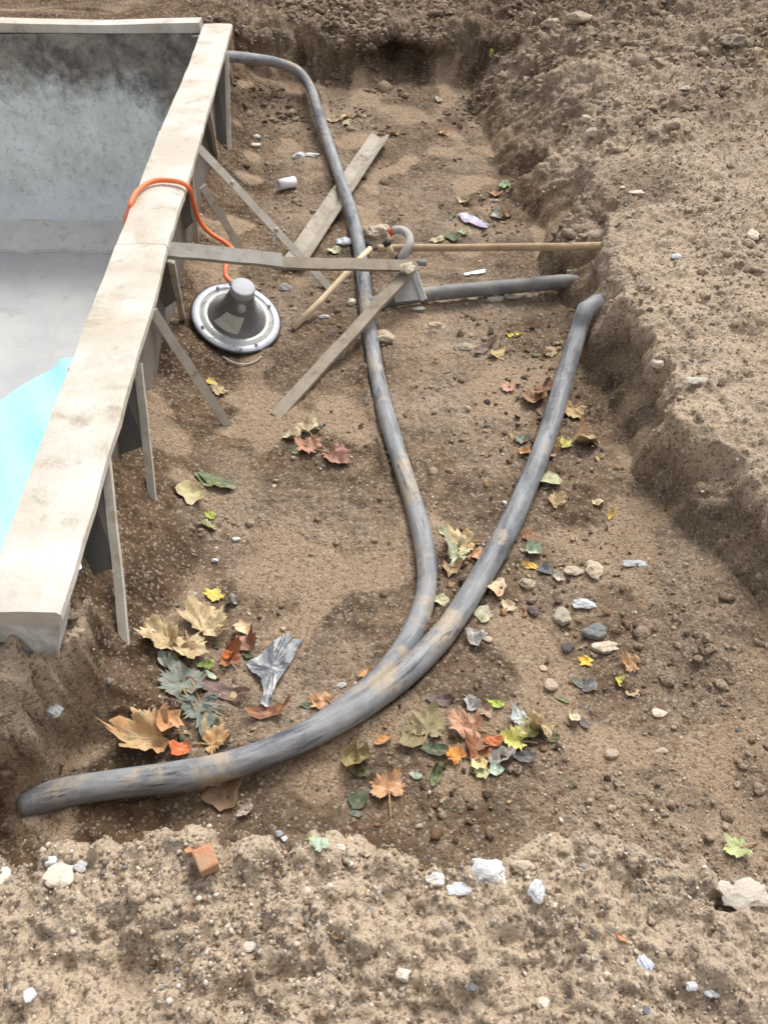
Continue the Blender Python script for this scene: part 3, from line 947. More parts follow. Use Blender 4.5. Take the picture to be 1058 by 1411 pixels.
# turquoise sheet on the pool floor
sp = [(108, 484), (80, 500), (40, 520), (0, 546), (-60, 585), (-160, 640)]
top_edge = [P(x, y, ZF + .02) for x, y in sp]
sv, sf = [], []
nn, mm = 30, 60
path = catmull(top_edge, 12)
nn = len(path)
for i, p in enumerate(path):
    for j in range(mm):
        t = j / (mm - 1)
        q = Vector((p.x, p.y + (1.0 - p.y) * t, ZF + .012))
        q.x += .10 * t
        q.x = min(q.x, flange_x(q.y) - .14)
        q.z += .030 * (1 - abs(math.sin(q.x * 4.5 + q.y * 3.2))) ** 3 + .022 * (1 - abs(math.sin(q.x * 2.0 - q.y * 4.4 + .6))) ** 4 + .006 * math.sin(q.x * 31 + q.y * 17)
        if t == 0: q.z = ZF + .006
        sv.append(q)
for i in range(nn - 1):
    for j in range(mm - 1):
        a = i * mm + j
        sf.append((a, a + 1, a + mm + 1, a + mm))
o = mesh_obj("liner_sheet", sv, sf, M_CYAN, smooth=True)
tag(o, 'rumpled pale turquoise plastic sheet spread on the grey pool floor', 'plastic sheet')

# ------------------------------------------------------------------ pipes
def ground_path(pts, r, lift=0.0, n=7):
    """Pixel polyline (px, py, extra lift) -> smooth path lying on the ground."""
    out = []
    for q in pts:
        px, py = q[0], q[1]
        ex = q[2] if len(q) > 2 else 0
        p, _ = hit(px, py)
        out.append(P(px, py, max(drop(p.x, p.y), p.z) + r + ex))
    return catmull(out, n)

def pipe(name, path, r, mat, label, cat='pipe', seg=20, hollow=0.0, group=None, rfun=None):
    v, f = tube_geo(path, r, seg, hollow, rfun)
    o = mesh_obj(name, v, f, mat, smooth=True)
    nlat = (len(path) - 1) * seg
    sm = [i < nlat for i in range(len(f))]
    o.data.polygons.foreach_set('use_smooth', sm)
    at = o.data.attributes.new('along', 'FLOAT_VECTOR', 'POINT')
    pv = PUV + [PUV[-1]] * (len(v) - len(PUV))
    at.data.foreach_set('vector', [c for q in pv for c in q])
    return tag(o, label, cat, group)

hz = lambda px, py, h: P(px, py, h)
# big near pipe
def smooth_path(pts, r, z_it=3, n=7):
    """Heights smoothed along the run so the pipe spans hollows instead of following every clod."""
    ps = []
    for px, py, ex in pts:
        p, _ = hit(px, py)
        ps.append([px, py, ex[0] if isinstance(ex, tuple) else p.z + r + ex])
    z = np.array([q[2] for q in ps])
    for _ in range(z_it):
        z[1:-1] = .25 * z[:-2] + .5 * z[1:-1] + .25 * z[2:]
    return catmull([P(q[0], q[1], zz) for q, zz in zip(ps, z)], n)
pp2 = smooth_path(pts2, .027, 4)
pp2 += [pp2[-1] + Vector((.045, .05, -.006)), pp2[-1] + Vector((.13, .10, -.02)), pp2[-1] + Vector((.25, .16, -.03))]
pipe("drain_pipe", pp2, .0265, M_PIPE, 'thick grey flexible pipe sweeping from bottom left up to the right bank, nearest and longest', hollow=.05, seg=24, rfun=lambda t: 1 + .03 * math.sin(t * 40))
# far pipe, its near end tucked under the first
pp1 = smooth_path(pts1, .0245, 3)
pipe("drain_pipe", pp1, .0235, M_PIPE, 'thinner grey flexible pipe running down the trench middle and passing beneath the near pipe', seg=20, rfun=lambda t: 1 + .03 * math.sin(t * 55))
pp3 = smooth_path(pts3, .024, 3)
pp3 += [pp3[-1] + Vector((.06, .005, .0)), pp3[-1] + Vector((.2, .02, 0)), pp3[-1] + Vector((.35, .03, 0))]
pipe("drain_pipe", pp3, .0235, M_DARKPIPE, 'short straight dark grey pipe from the grey post into the right bank')
pts4 = [(520, 342, .05), (560, 341, .05), (640, 341, .05), (720, 340, .05), (775, 340, .05)]
pp4 = smooth_path(pts4, .012, 4)
pp4 += [pp4[-1] + Vector((.06, .005, .0)), pp4[-1] + Vector((.2, .01, 0)), pp4[-1] + Vector((.35, .02, 0))]
pipe("conduit_rod", pp4, .0125, M_RUST, 'thin straight mud brown rod lying level above the dark grey pipe', 'rod', seg=14)
# muddy collars where pipe meets bank
c = pp2[-12]
def lump(name, c, sx, sy, sz, seed, mat, src=ICO2, parent=None, jit=.12, col=None, col2=None):
    rr = np.random.default_rng(seed)
    v = src[0].copy()
    ph = rr.uniform(0, 6, 9)
    k = 1 + jit * (np.sin(v[:, 0] * 3.1 + ph[0]) * np.sin(v[:, 1] * 2.7 + ph[1]) + np.sin(v[:, 2] * 4.2 + ph[2]) * .7 + np.sin(v[:, 0] * 7 + v[:, 1] * 6 + ph[3]) * .45) + rr.normal(0, jit * .22, len(v))
    v = v * k[:, None]
    a = rr.uniform(0, 6.28)
    ca, sa = math.cos(a), math.sin(a)
    v = np.stack([v[:, 0] * sx, v[:, 1] * sy, v[:, 2] * sz], -1)
    v = np.stack([v[:, 0] * ca - v[:, 1] * sa, v[:, 0] * sa + v[:, 1] * ca, v[:, 2]], -1) + np.array(c)
    return mesh_obj(name, v, [tuple(q) for q in src[1]], mat, parent)
# ------------------------------------------------------------------ pool lamp
lc, _ = hit(326, 437)
lc = P(326, 437, lc.z + .042)
lamp = root("pool_lamp", lc, 'underwater pool light lying face down, white ring flange with dark grey conical back', 'pool light')
LR = 60.5 / FPX * depth(lc)
tilt = Matrix.Rotation(R(16), 3, 'X') @ Matrix.Rotation(R(17), 3, 'Y')
HZ = .80
def lathe(prof, seg=48, ang0=0, ang1=2 * math.pi, rad_wob=None):
    v, f = [], []
    full = abs(ang1 - ang0 - 2 * math.pi) < 1e-6
    m = seg if full else seg + 1
    for r, z in prof:
        for k in range(m):
            a = ang0 + (ang1 - ang0) * k / seg
            rr = r * (1 + (rad_wob(a) if rad_wob else 0))
            v.append(Vector((math.cos(a) * rr, math.sin(a) * rr, z)))
    for i in range(len(prof) - 1):
        for k in range(seg):
            k2 = (k + 1) % m
            f.append((i * m + k, i * m + k2, (i + 1) * m + k2, (i + 1) * m + k))
    return v, f
def lamp_part(name, prof, mat, close=True, parent=None, **kw):
    v, f = lathe([(r * LR, z * LR * (HZ if z > .1 else 1)) for r, z in prof], **kw)
    seg = kw.get('seg', 48)
    if close:
        f.append(tuple((len(prof) - 1) * seg + k for k in range(seg)))
    v = [tilt @ q + lc for q in v]
    return mesh_obj(name, v, f, mat, parent or lamp, smooth=True)
o_fl = lamp_part("flange", [(.60, -.06), (.95, -.06), (.99, -.03), (1.0, .0), (.985, .022), (.95, .035), (.86, .042), (.835, .033), (.825, .01)], M_FLANGE, close=False)
lamp_part("gasket", [(.97, -.05), (1.015, -.045), (1.035, -.01), (1.015, .012), (.98, .01)], M_BLACK, close=False)
lamp_part("rim_ring", [(.835, .010), (.80, .030), (.73, .055), (.665, .055), (.63, .03)], M_LENS, close=False)
lamp_part("cone", [(.70, .0), (.655, .06), (.60, .14), (.54, .22), (.46, .36), (.40, .52), (.335, .72), (.285, .92), (.255, 1.05)], M_LAMPDARK, close=True)
lamp_part("cap", [(.262, 1.04), (.270, 1.06), (.270, 1.24), (.25, 1.27), (.22, 1.275)], M_LAMPCAP, close=True)
# boss on the cone's side towards the camera
bc = tilt @ (Vector((.03, -.30, .66)) * LR) + lc
lump("boss", bc, .016, .014, .016, 9, M_LAMPCAP, ICO2, lamp, jit=0)
# faded label wrapped on the cone's left front
def cone_r(z): return float(np.interp(z, [.06, .14, .22, .36, .52, .72, .92, 1.05], [.655, .60, .54, .46, .40, .335, .285, .255]))
lv, lf = [], []
for j in range(7):
    z = .16 + .42 * j / 6
    for i in range(9):
        a = R(214 + 62 * i / 8 + j * 2.5)
        rr = cone_r(z) + .012
        lv.append(tilt @ (Vector((math.cos(a) * rr, math.sin(a) * rr, z * HZ)) * LR) + lc)
for j in range(6):
    for i in range(8):
        q = j * 9 + i
        lf.append((q, q + 1, q + 10, q + 9))
lab_o = mesh_obj("sticker", lv, lf, M_LABEL, lamp, smooth=True)
# four flange screws
for a in (35, 125, 215, 305):
    q = tilt @ (Vector((math.cos(R(a)) * .87, math.sin(R(a)) * .87, .07)) * LR) + lc
    lump("screw", q, .006, .006, .003, 5, M_LAMPCAP, ICO1, lamp, jit=0)
# orange cable: from the cap, under the batten, up over the coping and down into the pool
gl = tilt @ (Vector((-.22, .10, .93)) * LR) + lc
zc = Z_COPE + .009
cab = [tuple(gl), P(311, 380, .20), P(312, 363, .215), P(320, 346, .20), P(313, 336, .19), P(290, 321, .21), P(275, 304, .25), P(267, 280, .32), P(262, 262, .385), P(254, 253, zc - .001), P(240, 249, zc), P(220, 248, zc), P(204, 252, zc), P(190, 262, zc), P(182, 275, zc - .002), P(178, 288, zc - .02), (P(178, 288, .36) + Vector((-.02, -.005, -.05))), (P(178, 300, .36) + Vector((-.01, 0, -.20)))]
v, f = tube_geo(catmull(cab, 8), .0072, 10)
mesh_obj("cable", v, f, M_ORANGE, lamp, smooth=True)
v, f = tube_geo([Vector(gl) + (lc + tilt @ (Vector((0, 0, .93)) * LR) - Vector(gl)) * .5, Vector(gl), Vector(gl) + (Vector(gl) - (lc + tilt @ (Vector((0, 0, .93)) * LR))) * .25], .011, 12)
mesh_obj("cable_gland", v, f, M_LAMPCAP, lamp, smooth=True)

# ------------------------------------------------------------------ timber and bits round the grey post
zr = .135
def batten(name, a, b, wid, th, mat, label, up=(0, 0, 1), n=8, wob=.0012, seed=0, taper=1, cat='batten'):
    o = MB().bar(a, b, wid, th, up, taper, n, wob, seed).build(name, mat)
    return tag(o, label, cat)
batten("batten", P(226, 343, .368), P(388, 359, .275), .042, .016, M_BATTENGREY, 'pale grey batten reaching from under the coping above the orange cable', up=(.1, -.55, .8), seed=2)
batten("batten", P(376, 362, .262), P(575, 366, .135), .036, .014, M_BATTEN, 'mud coloured level batten between the grey batten and the grey post', up=(.05, -.55, .8), seed=3)
pb, _ = hit(386, 568)
batten("batten", P(566, 370, .128), pb + Vector((-.012, -.015, -.005)), .038, .014, M_BATTEN, 'muddy batten slanting down from the grey post onto the soil below it', up=(-.2, -.5, .8), seed=4)
# pale angle profile lying under the far pipe
a, _ = hit(524, 196); b, _ = hit(404, 376)
a = a + Vector((0, 0, .028)); b = b + Vector((0, 0, .026))
d = (b - a).normalized(); sx = d.cross(Vector((0, 0, 1))).normalized()
ang = root("angle_profile", b, 'weathered pale angle profile lying under the thinner pipe, trough side up', 'angle profile')
MB().bar(a - sx * .021, b - sx * .021, .046, .005, up=Vector((0, 0, 1)) + sx * .55, n=8, wob=.0008, seed=8).build("leg", M_ANGLE, ang)
MB().bar(a + sx * .021, b + sx * .021, .046, .005, up=Vector((0, 0, 1)) - sx * .55, n=8, wob=.0008, seed=9).build("leg", M_ANGLE, ang)
# round sticks
a = P(476, 378, .085); b, _ = hit(404, 455)
v, f = tube_geo([a + (a - b) * .25, a, a.lerp(b, .5), b + Vector((0, 0, .008))], .0105, 12)
o = mesh_obj("stick", v, f, M_DOWEL, smooth=True)
tag(o, 'long pale round stick leaning under the muddy batten beside the pool light', 'stick')
a = P(510, 342, .185); b = P(484, 368, .185)
v, f = tube_geo([a, a.lerp(b, .5), b], .0085, 12)
o = mesh_obj("stick", v, f, M_DOWEL, smooth=True)
tag(o, 'short pale peg lying on top of the muddy batten', 'stick')
# grey post with muddy head
pbase, _ = hit(566, 414)
post = root("marker_post", pbase, 'short grey post with a muddy head where the battens meet', 'post')
ptop = P(553, 372, .125)
q0, q1 = P(545, 416, .055), P(584, 412, .055)
dz = Vector((0, .022, 0))
tl, tr = P(538, 388, .118), P(570, 371, .130)
m = MB().hexa([q0, q1, q1 + dz, q0 + dz, tl, tr, tr + dz * .8, tl + dz * .8])
m.build("shaft", M_BLOCK, post)
MB().bar(q1 + Vector((.001, -.003, .0)), tr + Vector((.001, -.003, .0)), .018, .012, up=(0, 1, 0), n=4, wob=.001, seed=3).build("edge_strip", M_POSTEDGE, post)
lump("mud_head", P(560, 369, .145), .026, .022, .016, 12, M_MUDCAP, ICO3, post, jit=.30)
# spoil heap, looped conduit and sleeve behind the post
p, _ = hit(520, 332)
o = lump("earth_lump", p + Vector((0, 0, .02)), .052, .040, .030, 21, M_MUDCAP, ICO3, jit=.30)
tag(o, 'pale crumbly lump of earth beside the thinner pipe and looped conduit', 'earth lump')
cp = catmull([P(547, 362, .12), P(556, 350, .15), P(564, 336, .175), P(563, 324, .185), P(554, 317, .185), P(544, 317, .18), P(537, 320, .17)], 6)
cond = root("looped_conduit", cp[0], 'grey hooked conduit with a red tip standing behind the grey post', 'conduit')
v, f = tube_geo(cp[:-5], .0135, 12)
mesh_obj("hose", v, f, M_BLOCK, cond, smooth=True)
v, f = tube_geo(cp[-6:], .0125, 12)
mesh_obj("red_tip", v, f, M_RED, cond, smooth=True)
v, f = tube_geo([P(558, 346, .152), P(548, 359, .128)], .015, 12)
mesh_obj("collar", v, f, M_BLACK, cond, smooth=True)
sl_a, sl_b = P(532, 333, .16), P(543, 356, .11)
slv = root("sleeve_tube", sl_b, 'small tan tube with a black mouth under the hooked conduit', 'tube')
v, f = tube_geo([sl_a, sl_a.lerp(sl_b, .5), sl_b], .011, 12, hollow=.02)
mesh_obj("tube", v, f, M_DOWEL, slv, smooth=True)
v, f = tube_geo([sl_a + (sl_a - sl_b) * .10, sl_a.lerp(sl_b, .22)], .0128, 12, hollow=.01)
mesh_obj("collar", v, f, M_BLACK, slv, smooth=True)
a, b = P(570, 362, .14), P(588, 362, .14)
v, f = tube_geo([a, a.lerp(b, .5), b], .010, 12)
tag(mesh_obj("pipe_stub", v, f, M_DARKPIPE, smooth=True), 'dark stub of pipe sticking out right of the muddy post head', 'pipe stub')
# white pipe offcut
a, b = hit(384, 262)[0] + Vector((0, 0, .022)), hit(407, 257)[0] + Vector((0, 0, .022))
v, f = tube_geo([a, a.lerp(b, .5), b], .021, 20, hollow=.04)
tag(mesh_obj("pipe_offcut", v, f, M_WHITE, smooth=True), 'short white plastic pipe offcut lying on the dark soil', 'pipe offcut')
# wire arc by the lamp
v, f = tube_geo(catmull([hit(x, y)[0] + Vector((0, 0, .006)) for x, y in ((308, 494), (322, 502), (338, 504), (352, 500), (360, 493))], 5), .0028, 8)
tag(mesh_obj("wire", v, f, M_RIBEDGE, smooth=True), 'thin curved wire half buried just below the pool light', 'wire')
a, b = hit(17, 1184)[0] + Vector((0, 0, .0)), P(35, 1158, .36)
v, f = tube_geo([a, a.lerp(b, .5) + Vector((.003, 0, .002)), b], .0012, 6)
tag(mesh_obj("straw", v, f, M_STRAW, smooth=True), 'thin dry straw sticking up from the bank at the dark hole', 'straw')

# ------------------------------------------------------------------ sheets of rubbish that follow the ground
def flat_piece(name, px_poly, mat, label, cat, lift=.006, th=.003, bow=.0, wob=.002, seed=0):
    """A thin irregular piece whose outline is laid on the ground, with thickness."""
    rr = random.Random(seed)
    pts = [hit(x, y)[0] for x, y in px_poly]
    zb = sum(p.z for p in pts) / len(pts)
    c = sum(pts, Vector()) / len(pts)
    ring = []
    n = len(pts)
    for i in range(n):
        for k in range(3):
            q = pts[i].lerp(pts[(i + 1) % n], k / 3)
            ring.append(Vector((q.x + rr.uniform(-wob, wob), q.y + rr.uniform(-wob, wob), max(drop(q.x, q.y), zb) + lift + rr.uniform(0, bow))))
    n = len(ring)
    inner = [c.lerp(q, .5) for q in ring]
    for q in inner: q.z = max(drop(q.x, q.y), zb) + lift + rr.uniform(0, bow)
    c.z = max(drop(c.x, c.y), zb) + lift + bow * .6
    top = ring + inner + [c]
    bot = [q - Vector((0, 0, th)) for q in top]
    v = top + bot
    f = []
    T = len(top)
    for i in range(n):
        j = (i + 1) % n
        f += [(i, j, n + j, n + i), (n + i, n + j, 2 * n), (T + j, T + i, T + n + i, T + n + j), (T + n + j, T + n + i, T + 2 * n), (j, i, T + i, T + j)]
    a_ = (ring[1] - ring[0]).cross(ring[n // 2] - ring[0])
    if a_.z < 0: f = [q[::-1] for q in f]
    o = mesh_obj(name, v, f, mat)
    return tag(o, label, cat)
flat_piece("plastic_scrap", [(338, 918), (362, 905), (388, 880), (396, 876), (404, 884), (418, 884), (400, 918), (381, 947), (375, 962), (368, 978), (358, 974), (364, 955), (360, 938), (350, 932)], M_FILM, 'torn black and grey plastic scrap pointing down beside the pile of leaves', 'plastic scrap', bow=.004, lift=.007)
flat_piece("wrapper", [(630, 298), (642, 296), (658, 305), (672, 312), (668, 318), (650, 312), (638, 308)], M_WRAP, 'crumpled purple and pink wrapper near the right bank', 'wrapper', bow=.008)
flat_piece("plastic_strip", [(639, 378), (655, 375), (669, 373), (668, 377), (654, 379), (640, 381)], M_WHITE, 'thin white plastic strip lying between the brown rod and dark pipe', 'plastic strip', wob=.0005)

# brick piece on the near bank crest
bp, _ = hit(286, 1192)
bk_ = MB()
hx, hy, hz_ = .013, .016, .030
rot = Matrix.Rotation(R(28), 3, 'Z') @ Matrix.Rotation(R(14), 3, 'X')
cv = [rot @ Vector((sx_ * hx * (1 + .08 * random.uniform(-1, 1)), sy_ * hy * (1 + .08 * random.uniform(-1, 1)), sz_ * hz_ * (1 + .06 * random.uniform(-1, 1)))) + bp + Vector((0, 0, .012)) for sz_ in (-1, 1) for sx_, sy_ in ((-1, -1), (1, -1), (1, 1), (-1, 1))]
bk_.hexa(cv)
o = bk_.build("brick_piece", M_BRICK)
bv_ = o.modifiers.new("edge", 'BEVEL'); bv_.width = .003; bv_.segments = 2
tag(o, 'broken orange brick standing on the crest of the near bank', 'brick')
flat_piece("brick_piece", [(262, 1171), (275, 1178), (266, 1181), (255, 1178)], M_BRICK, 'flat red brick chip just left of the orange brick', 'brick', th=.010, lift=.010)

# ------------------------------------------------------------------ stones
def stone(px, py, w_px, h_px, c1, c2, label, seed, sharp=.22, cat='stone', name='stone', flat=.6, sink=.25, src=None):
    p, n = hit(px, py + h_px * .25)
    k = depth(p) / FPX
    sx, sy = w_px * k / 2, max(h_px * k / 2 * 1.15, .003)
    o = lump(name, (0, 0, 0), 1, 1, 1, seed, M_STONE, src or (ICO2 if w_px > 22 else ICO1), jit=sharp)
    v = np.array([tuple(q.co) for q in o.data.vertices]) 
    v -= v.mean(0)
    v = v / np.abs(v).max(0)
    sz = min(sx, sy) * flat
    v = v * np.array([sx, sy, sz])
    o.data.vertices.foreach_set('co', v.astype(np.float32).ravel())
    o.data.update()
    o.location = (p.x, p.y, p.z + sz * (1 - 2 * sink))
    o.color = (*c1, 1)
    o['second_tone'] = tuple(c2)
    return tag(o, label, cat)

WH, WB, GR, TN_, SL, CR, DK = (.55, .545, .53), (.50, .53, .585), (.36, .35, .34), (.44, .35, .26), (.16, .17, .18), (.60, .52, .42), (.09, .07, .07)
STONES = [
    (803, 830, 36, 16, WH, WB, 'sharp white stone chip in the gravel right of the trench pipes'),
    (819, 868, 38, 22, SL, (.20, .21, .20), 'dark slate coloured stone below the sharp white chip'),
    (834, 890, 40, 17, TN_, CR, 'flat tan stone right under the dark slate stone'),
    (874, 775, 38, 11, (.45, .48, .52), GR, 'long thin blue grey stone on the gravel slope'),
    (818, 780, 28, 32, (.50, .41, .30), TN_, 'upright tan stone left of the long blue grey stone'),
    (790, 785, 30, 16, (.42, .36, .28), TN_, 'buff stone at the edge of the gravel left of the upright tan one'),
    (735, 840, 15, 15, DK, (.13, .1, .09), 'small dark round stone below the pale green leaf'),
    (726, 801, 26, 18, (.44, .35, .27), TN_, 'rounded brown stone right of the orange cream leaf'),
    (907, 981, 24, 14, (.62, .52, .43), CR, 'cream pebble alone on the brown gravel right of the leaves'),
    (774, 846, 26, 26, (.33, .31, .26), TN_, 'grey green stone left of the dark slate stone'),
    (782, 891, 19, 15, (.10, .08, .085), DK, 'dark purple pebble left of the flat tan stone'),
    (672, 1196, 64, 42, WH, (.50, .51, .52), 'largest white rock on the crest of the near bank'),
    (632, 1223, 36, 20, WB, WH, 'white rock just below left of the largest white rock'),
    (600, 1208, 30, 18, (.62, .62, .61), CR, 'dull white rock at the left end of the white group'),
    (739, 1222, 26, 30, WB, WH, 'bluish white rock right of the largest white rock'),
    (720, 1190, 36, 22, (.48, .38, .28), TN_, 'tan rock right behind the largest white rock'),
    (84, 1203, 46, 34, (.60, .53, .44), CR, 'cream rock on the near bank by the dark hole'),
    (70, 1184, 24, 14, (.60, .64, .66), WH, 'pale bluish chip on top of the cream rock'),
    (110, 1192, 22, 16, (.56, .56, .55), GR, 'grey chip right of the cream rock'),
    (4, 1208, 20, 36, (.68, .62, .52), CR, 'cream stone at the left border of the near bank'),
    (887, 1326, 29, 28, (.36, .39, .47), (.55, .57, .62), 'round blue grey stone alone on the near bank'),
    (41, 1369, 19, 17, (.72, .76, .85), WH, 'small round white pebble low on the near bank left side'),
    (953, 1357, 24, 12, WB, WH, 'left half of the split white stone on the near bank'),
    (980, 1366, 26, 13, WH, WB, 'right half of the split white stone on the near bank'),
    (1022, 1226, 74, 40, (.42, .37, .31), (.50, .45, .38), 'large grey clod stone below the light green leaf'),
    (392, 394, 22, 16, (.40, .41, .42), GR, 'grey angular stone right of the pool light'),
    (372, 437, 9, 7, WH, GR, 'tiny white pebble between the pool light and the stick'),
    (446, 435, 17, 8, WH, WB, 'small white flat stone right of the long pale stick'),
    (413, 213, 22, 16, WH, WB, 'white crumpled lump left of the thinner pipe'),
    (430, 213, 22, 13, (.62, .58, .53), WH, 'cream half of the crumpled lump touching the thinner pipe'),
    (476, 331, 30, 15, (.60, .66, .78), WH, 'pale blue crumpled lump tucked beside the thinner pipe'),
    (448, 287, 17, 9, (.66, .64, .60), WH, 'white stone left of the angle profile'),
    (445, 304, 14, 8, (.5, .46, .4), CR, 'buff stone just below the white one by the angle profile'),
    (432, 320, 22, 14, (.62, .58, .48), CR, 'cream stone at the lower left of the angle profile'),
    (353, 187, 12, 8, (.62, .62, .6), WH, 'tiny pale stone near the far rib'),
    (352, 199, 16, 8, (.6, .56, .5), CR, 'cream stone below the tiny pale one near the far rib'),
    (527, 462, 34, 26, (.42, .32, .23), TN_, 'brown clod right of the thinner pipe below the slanting batten'),
    (642, 476, 32, 14, (.36, .33, .25), TN_, 'olive grey flat stone below the dark pipe'),
    (598, 447, 32, 16, (.44, .35, .26), TN_, 'tan clod with a dark lower edge below the dark pipe'),
    (577, 424, 20, 9, (.50, .56, .49), (.4, .42, .36), 'mint grey stone beneath the foot of the grey post'),
    (682, 410, 26, 10, (.56, .54, .46), CR, 'cream stone touching the lower side of the dark pipe'),
    (703, 408, 20, 9, (.55, .62, .53), (.5, .54, .47), 'mint coloured stone touching the dark pipe right of the cream one'),
    (485, 415, 17, 13, (.60, .56, .45), CR, 'cream chip between thinner pipe and slanting batten'),
    (535, 424, 15, 12, (.50, .48, .40), CR, 'pale chip right of the thinner pipe below the post'),
    (384, 1147, 13, 10, (.30, .31, .36), GR, 'dark blue pebble in the shade of the near bank'),
    (392, 1155, 11, 8, WB, WH, 'light blue pebble touching the dark blue one'),
    (469, 1166, 14, 11, (.58, .52, .46), CR, 'cream pebble right of the mint green leaf'),
    (318, 743, 0, 0, None, None, None),
    (325, 742, 14, 7, WH, (.6, .58, .55), 'white chip right of the yellow green leaves'),
    (296, 771, 11, 7, WH, WB, 'white chip left of the sandy crust patch'),
    (265, 818, 16, 11, (.38, .34, .36), GR, 'grey pebble left of the yellow leaf'),
    (905, 499, 20, 14, (.50, .45, .37), CR, 'pale stone on the sloping right bank above the dark flat stone'),
    (960, 523, 34, 15, (.34, .30, .25), (.5, .46, .4), 'dark flat stone on the right bank with a pale top'),
    (879, 264, 34, 9, (.68, .60, .44), CR, 'long cream chip lying high on the right bank'),
    (858, 257, 10, 7, (.7, .66, .55), CR, 'tiny cream chip left of the long cream chip'),
    (932, 352, 16, 12, (.5, .53, .58), WB, 'blue white pebble on the upper right bank'),
    (1037, 322, 22, 22, (.56, .47, .36), CR, 'tan upright stone at the right border of the bank'),
    (818, 180, 26, 20, (.50, .42, .32), TN_, 'buff rounded stone at the top of the right bank edge'),
    (808, 162, 20, 14, (.48, .40, .31), TN_, 'buff stone just above the rounded one on the bank edge'),
    (945, 120, 16, 10, (.55, .47, .36), CR, 'pale yellowish stone in the middle of the upper right bank'),
    (1012, 55, 46, 30, (.20, .16, .12), (.27, .22, .17), 'big dark clod at the top right corner'),
    (796, 22, 40, 26, (.33, .27, .21), TN_, 'grey brown boulder at the top of the picture'),
    (760, 30, 32, 20, (.30, .24, .19), TN_, 'brown boulder left of the grey brown boulder at the top'),
    (1000, 1040, 0, 0, None, None, None),
    (912, 1033, 20, 10, (.45, .37, .29), TN_, 'tan pebble in the lower right gravel below the cream pebble'),
    (842, 1037, 22, 14, (.36, .29, .22), TN_, 'brown lump in the gravel below the cream oval leaf'),
    (555, 1340, 22, 16, (.56, .5, .43), CR, 'pale stone in the middle of the near bank'),
    (748, 1380, 20, 16, (.60, .55, .48), CR, 'cream pebble low in the middle of the near bank'),
    (890, 1392, 14, 12, (.14, .15, .17), SL, 'black pebble low on the near bank right side'),
    (650, 1360, 17, 12, (.13, .12, .13), SL, 'black pebble low on the near bank middle'),
    (345, 1302, 20, 14, (.58, .53, .47), CR, 'cream pebble in the middle left of the near bank'),
    (75, 975, 26, 24, (.40, .42, .43), GR, 'pale blue grey stone in the recess under the coping corner'),
    (208, 868, 14, 12, (.52, .45, .36), CR, 'buff pebble left of the crumpled tan leaves'),
    (470, 943, 16, 9, (.45, .46, .46), GR, 'grey pebble between the two pipes and the orange leaf'),
    (672, 880, 14, 9, (.46, .38, .30), TN_, 'brown pebble right of the grey curled leaf'),
    (748, 920, 12, 9, (.62, .44, .30), TN_, 'orange tan pebble left of the yellow leaf'),
    (758, 942, 22, 18, (.38, .30, .24), TN_, 'brown stone below the orange tan pebble'),
]
for i, s in enumerate(STONES):
    if s[2] == 0: continue
    stone(*s, seed=100 + i)

# ------------------------------------------------------------------ leaves
def outline(kind, rr):
    """Polar outline in leaf units (length 1 from base at y=-.5 to tip): list of (x, y)."""
    if kind == 'maple':
        A = [(-16, .44), (36, .58), (90, .64), (144, .57), (196, .44)]
        out = [(-82, .14), (-66, .30), (-44, rr.uniform(.30, .40))]
        lob = []
        for a, r in A:
            torn = rr.uniform(.62, .85) if rr.random() < .22 else rr.uniform(.88, 1.12)
            lob.append((a + rr.uniform(-8, 8), r * torn))
        for i, (a, r) in enumerate(lob):
            out += [(a - 17, r * rr.uniform(.70, .80)), (a - 12, r * rr.uniform(.80, .92)), (a - 9, r * rr.uniform(.72, .82)), (a - 3, r * .92), (a, r), (a + 4, r * .86), (a + 8, r * rr.uniform(.70, .80)), (a + 12, r * rr.uniform(.80, .90)), (a + 17, r * rr.uniform(.66, .78))]
            if i < 4:
                out.append(((a + lob[i + 1][0]) / 2, rr.uniform(.34, .47)))
        out += [(224, rr.uniform(.30, .40)), (246, .30), (262, .14)]
        kx = rr.uniform(.85, 1.1)
        out = [(a, r * rr.uniform(.90, 1.05) * (rr.uniform(.72, .9) if rr.random() < .08 else 1)) for a, r in out]
        return [(math.cos(R(a)) * r * kx, math.sin(R(a)) * r) for a, r in out]
    if kind == 'oval':
        n = 22
        return [(math.sin(2 * math.pi * k / n) * -.24 * (1 + .25 * math.cos(2 * math.pi * k / n)) * rr.uniform(.95, 1.05), -.5 * math.cos(2 * math.pi * k / n)) for k in range(n)][::-1]
    if kind == 'lance':
        n = 22
        return [(math.sin(2 * math.pi * k / n) * -.14 * rr.uniform(.93, 1.07), -.5 * math.cos(2 * math.pi * k / n)) for k in range(n)][::-1]
    n = 16                                                        # torn fragment
    return [(math.cos(2 * math.pi * k / n) * rr.uniform(.30, .52), math.sin(2 * math.pi * k / n) * rr.uniform(.26, .46)) for k in range(n)]

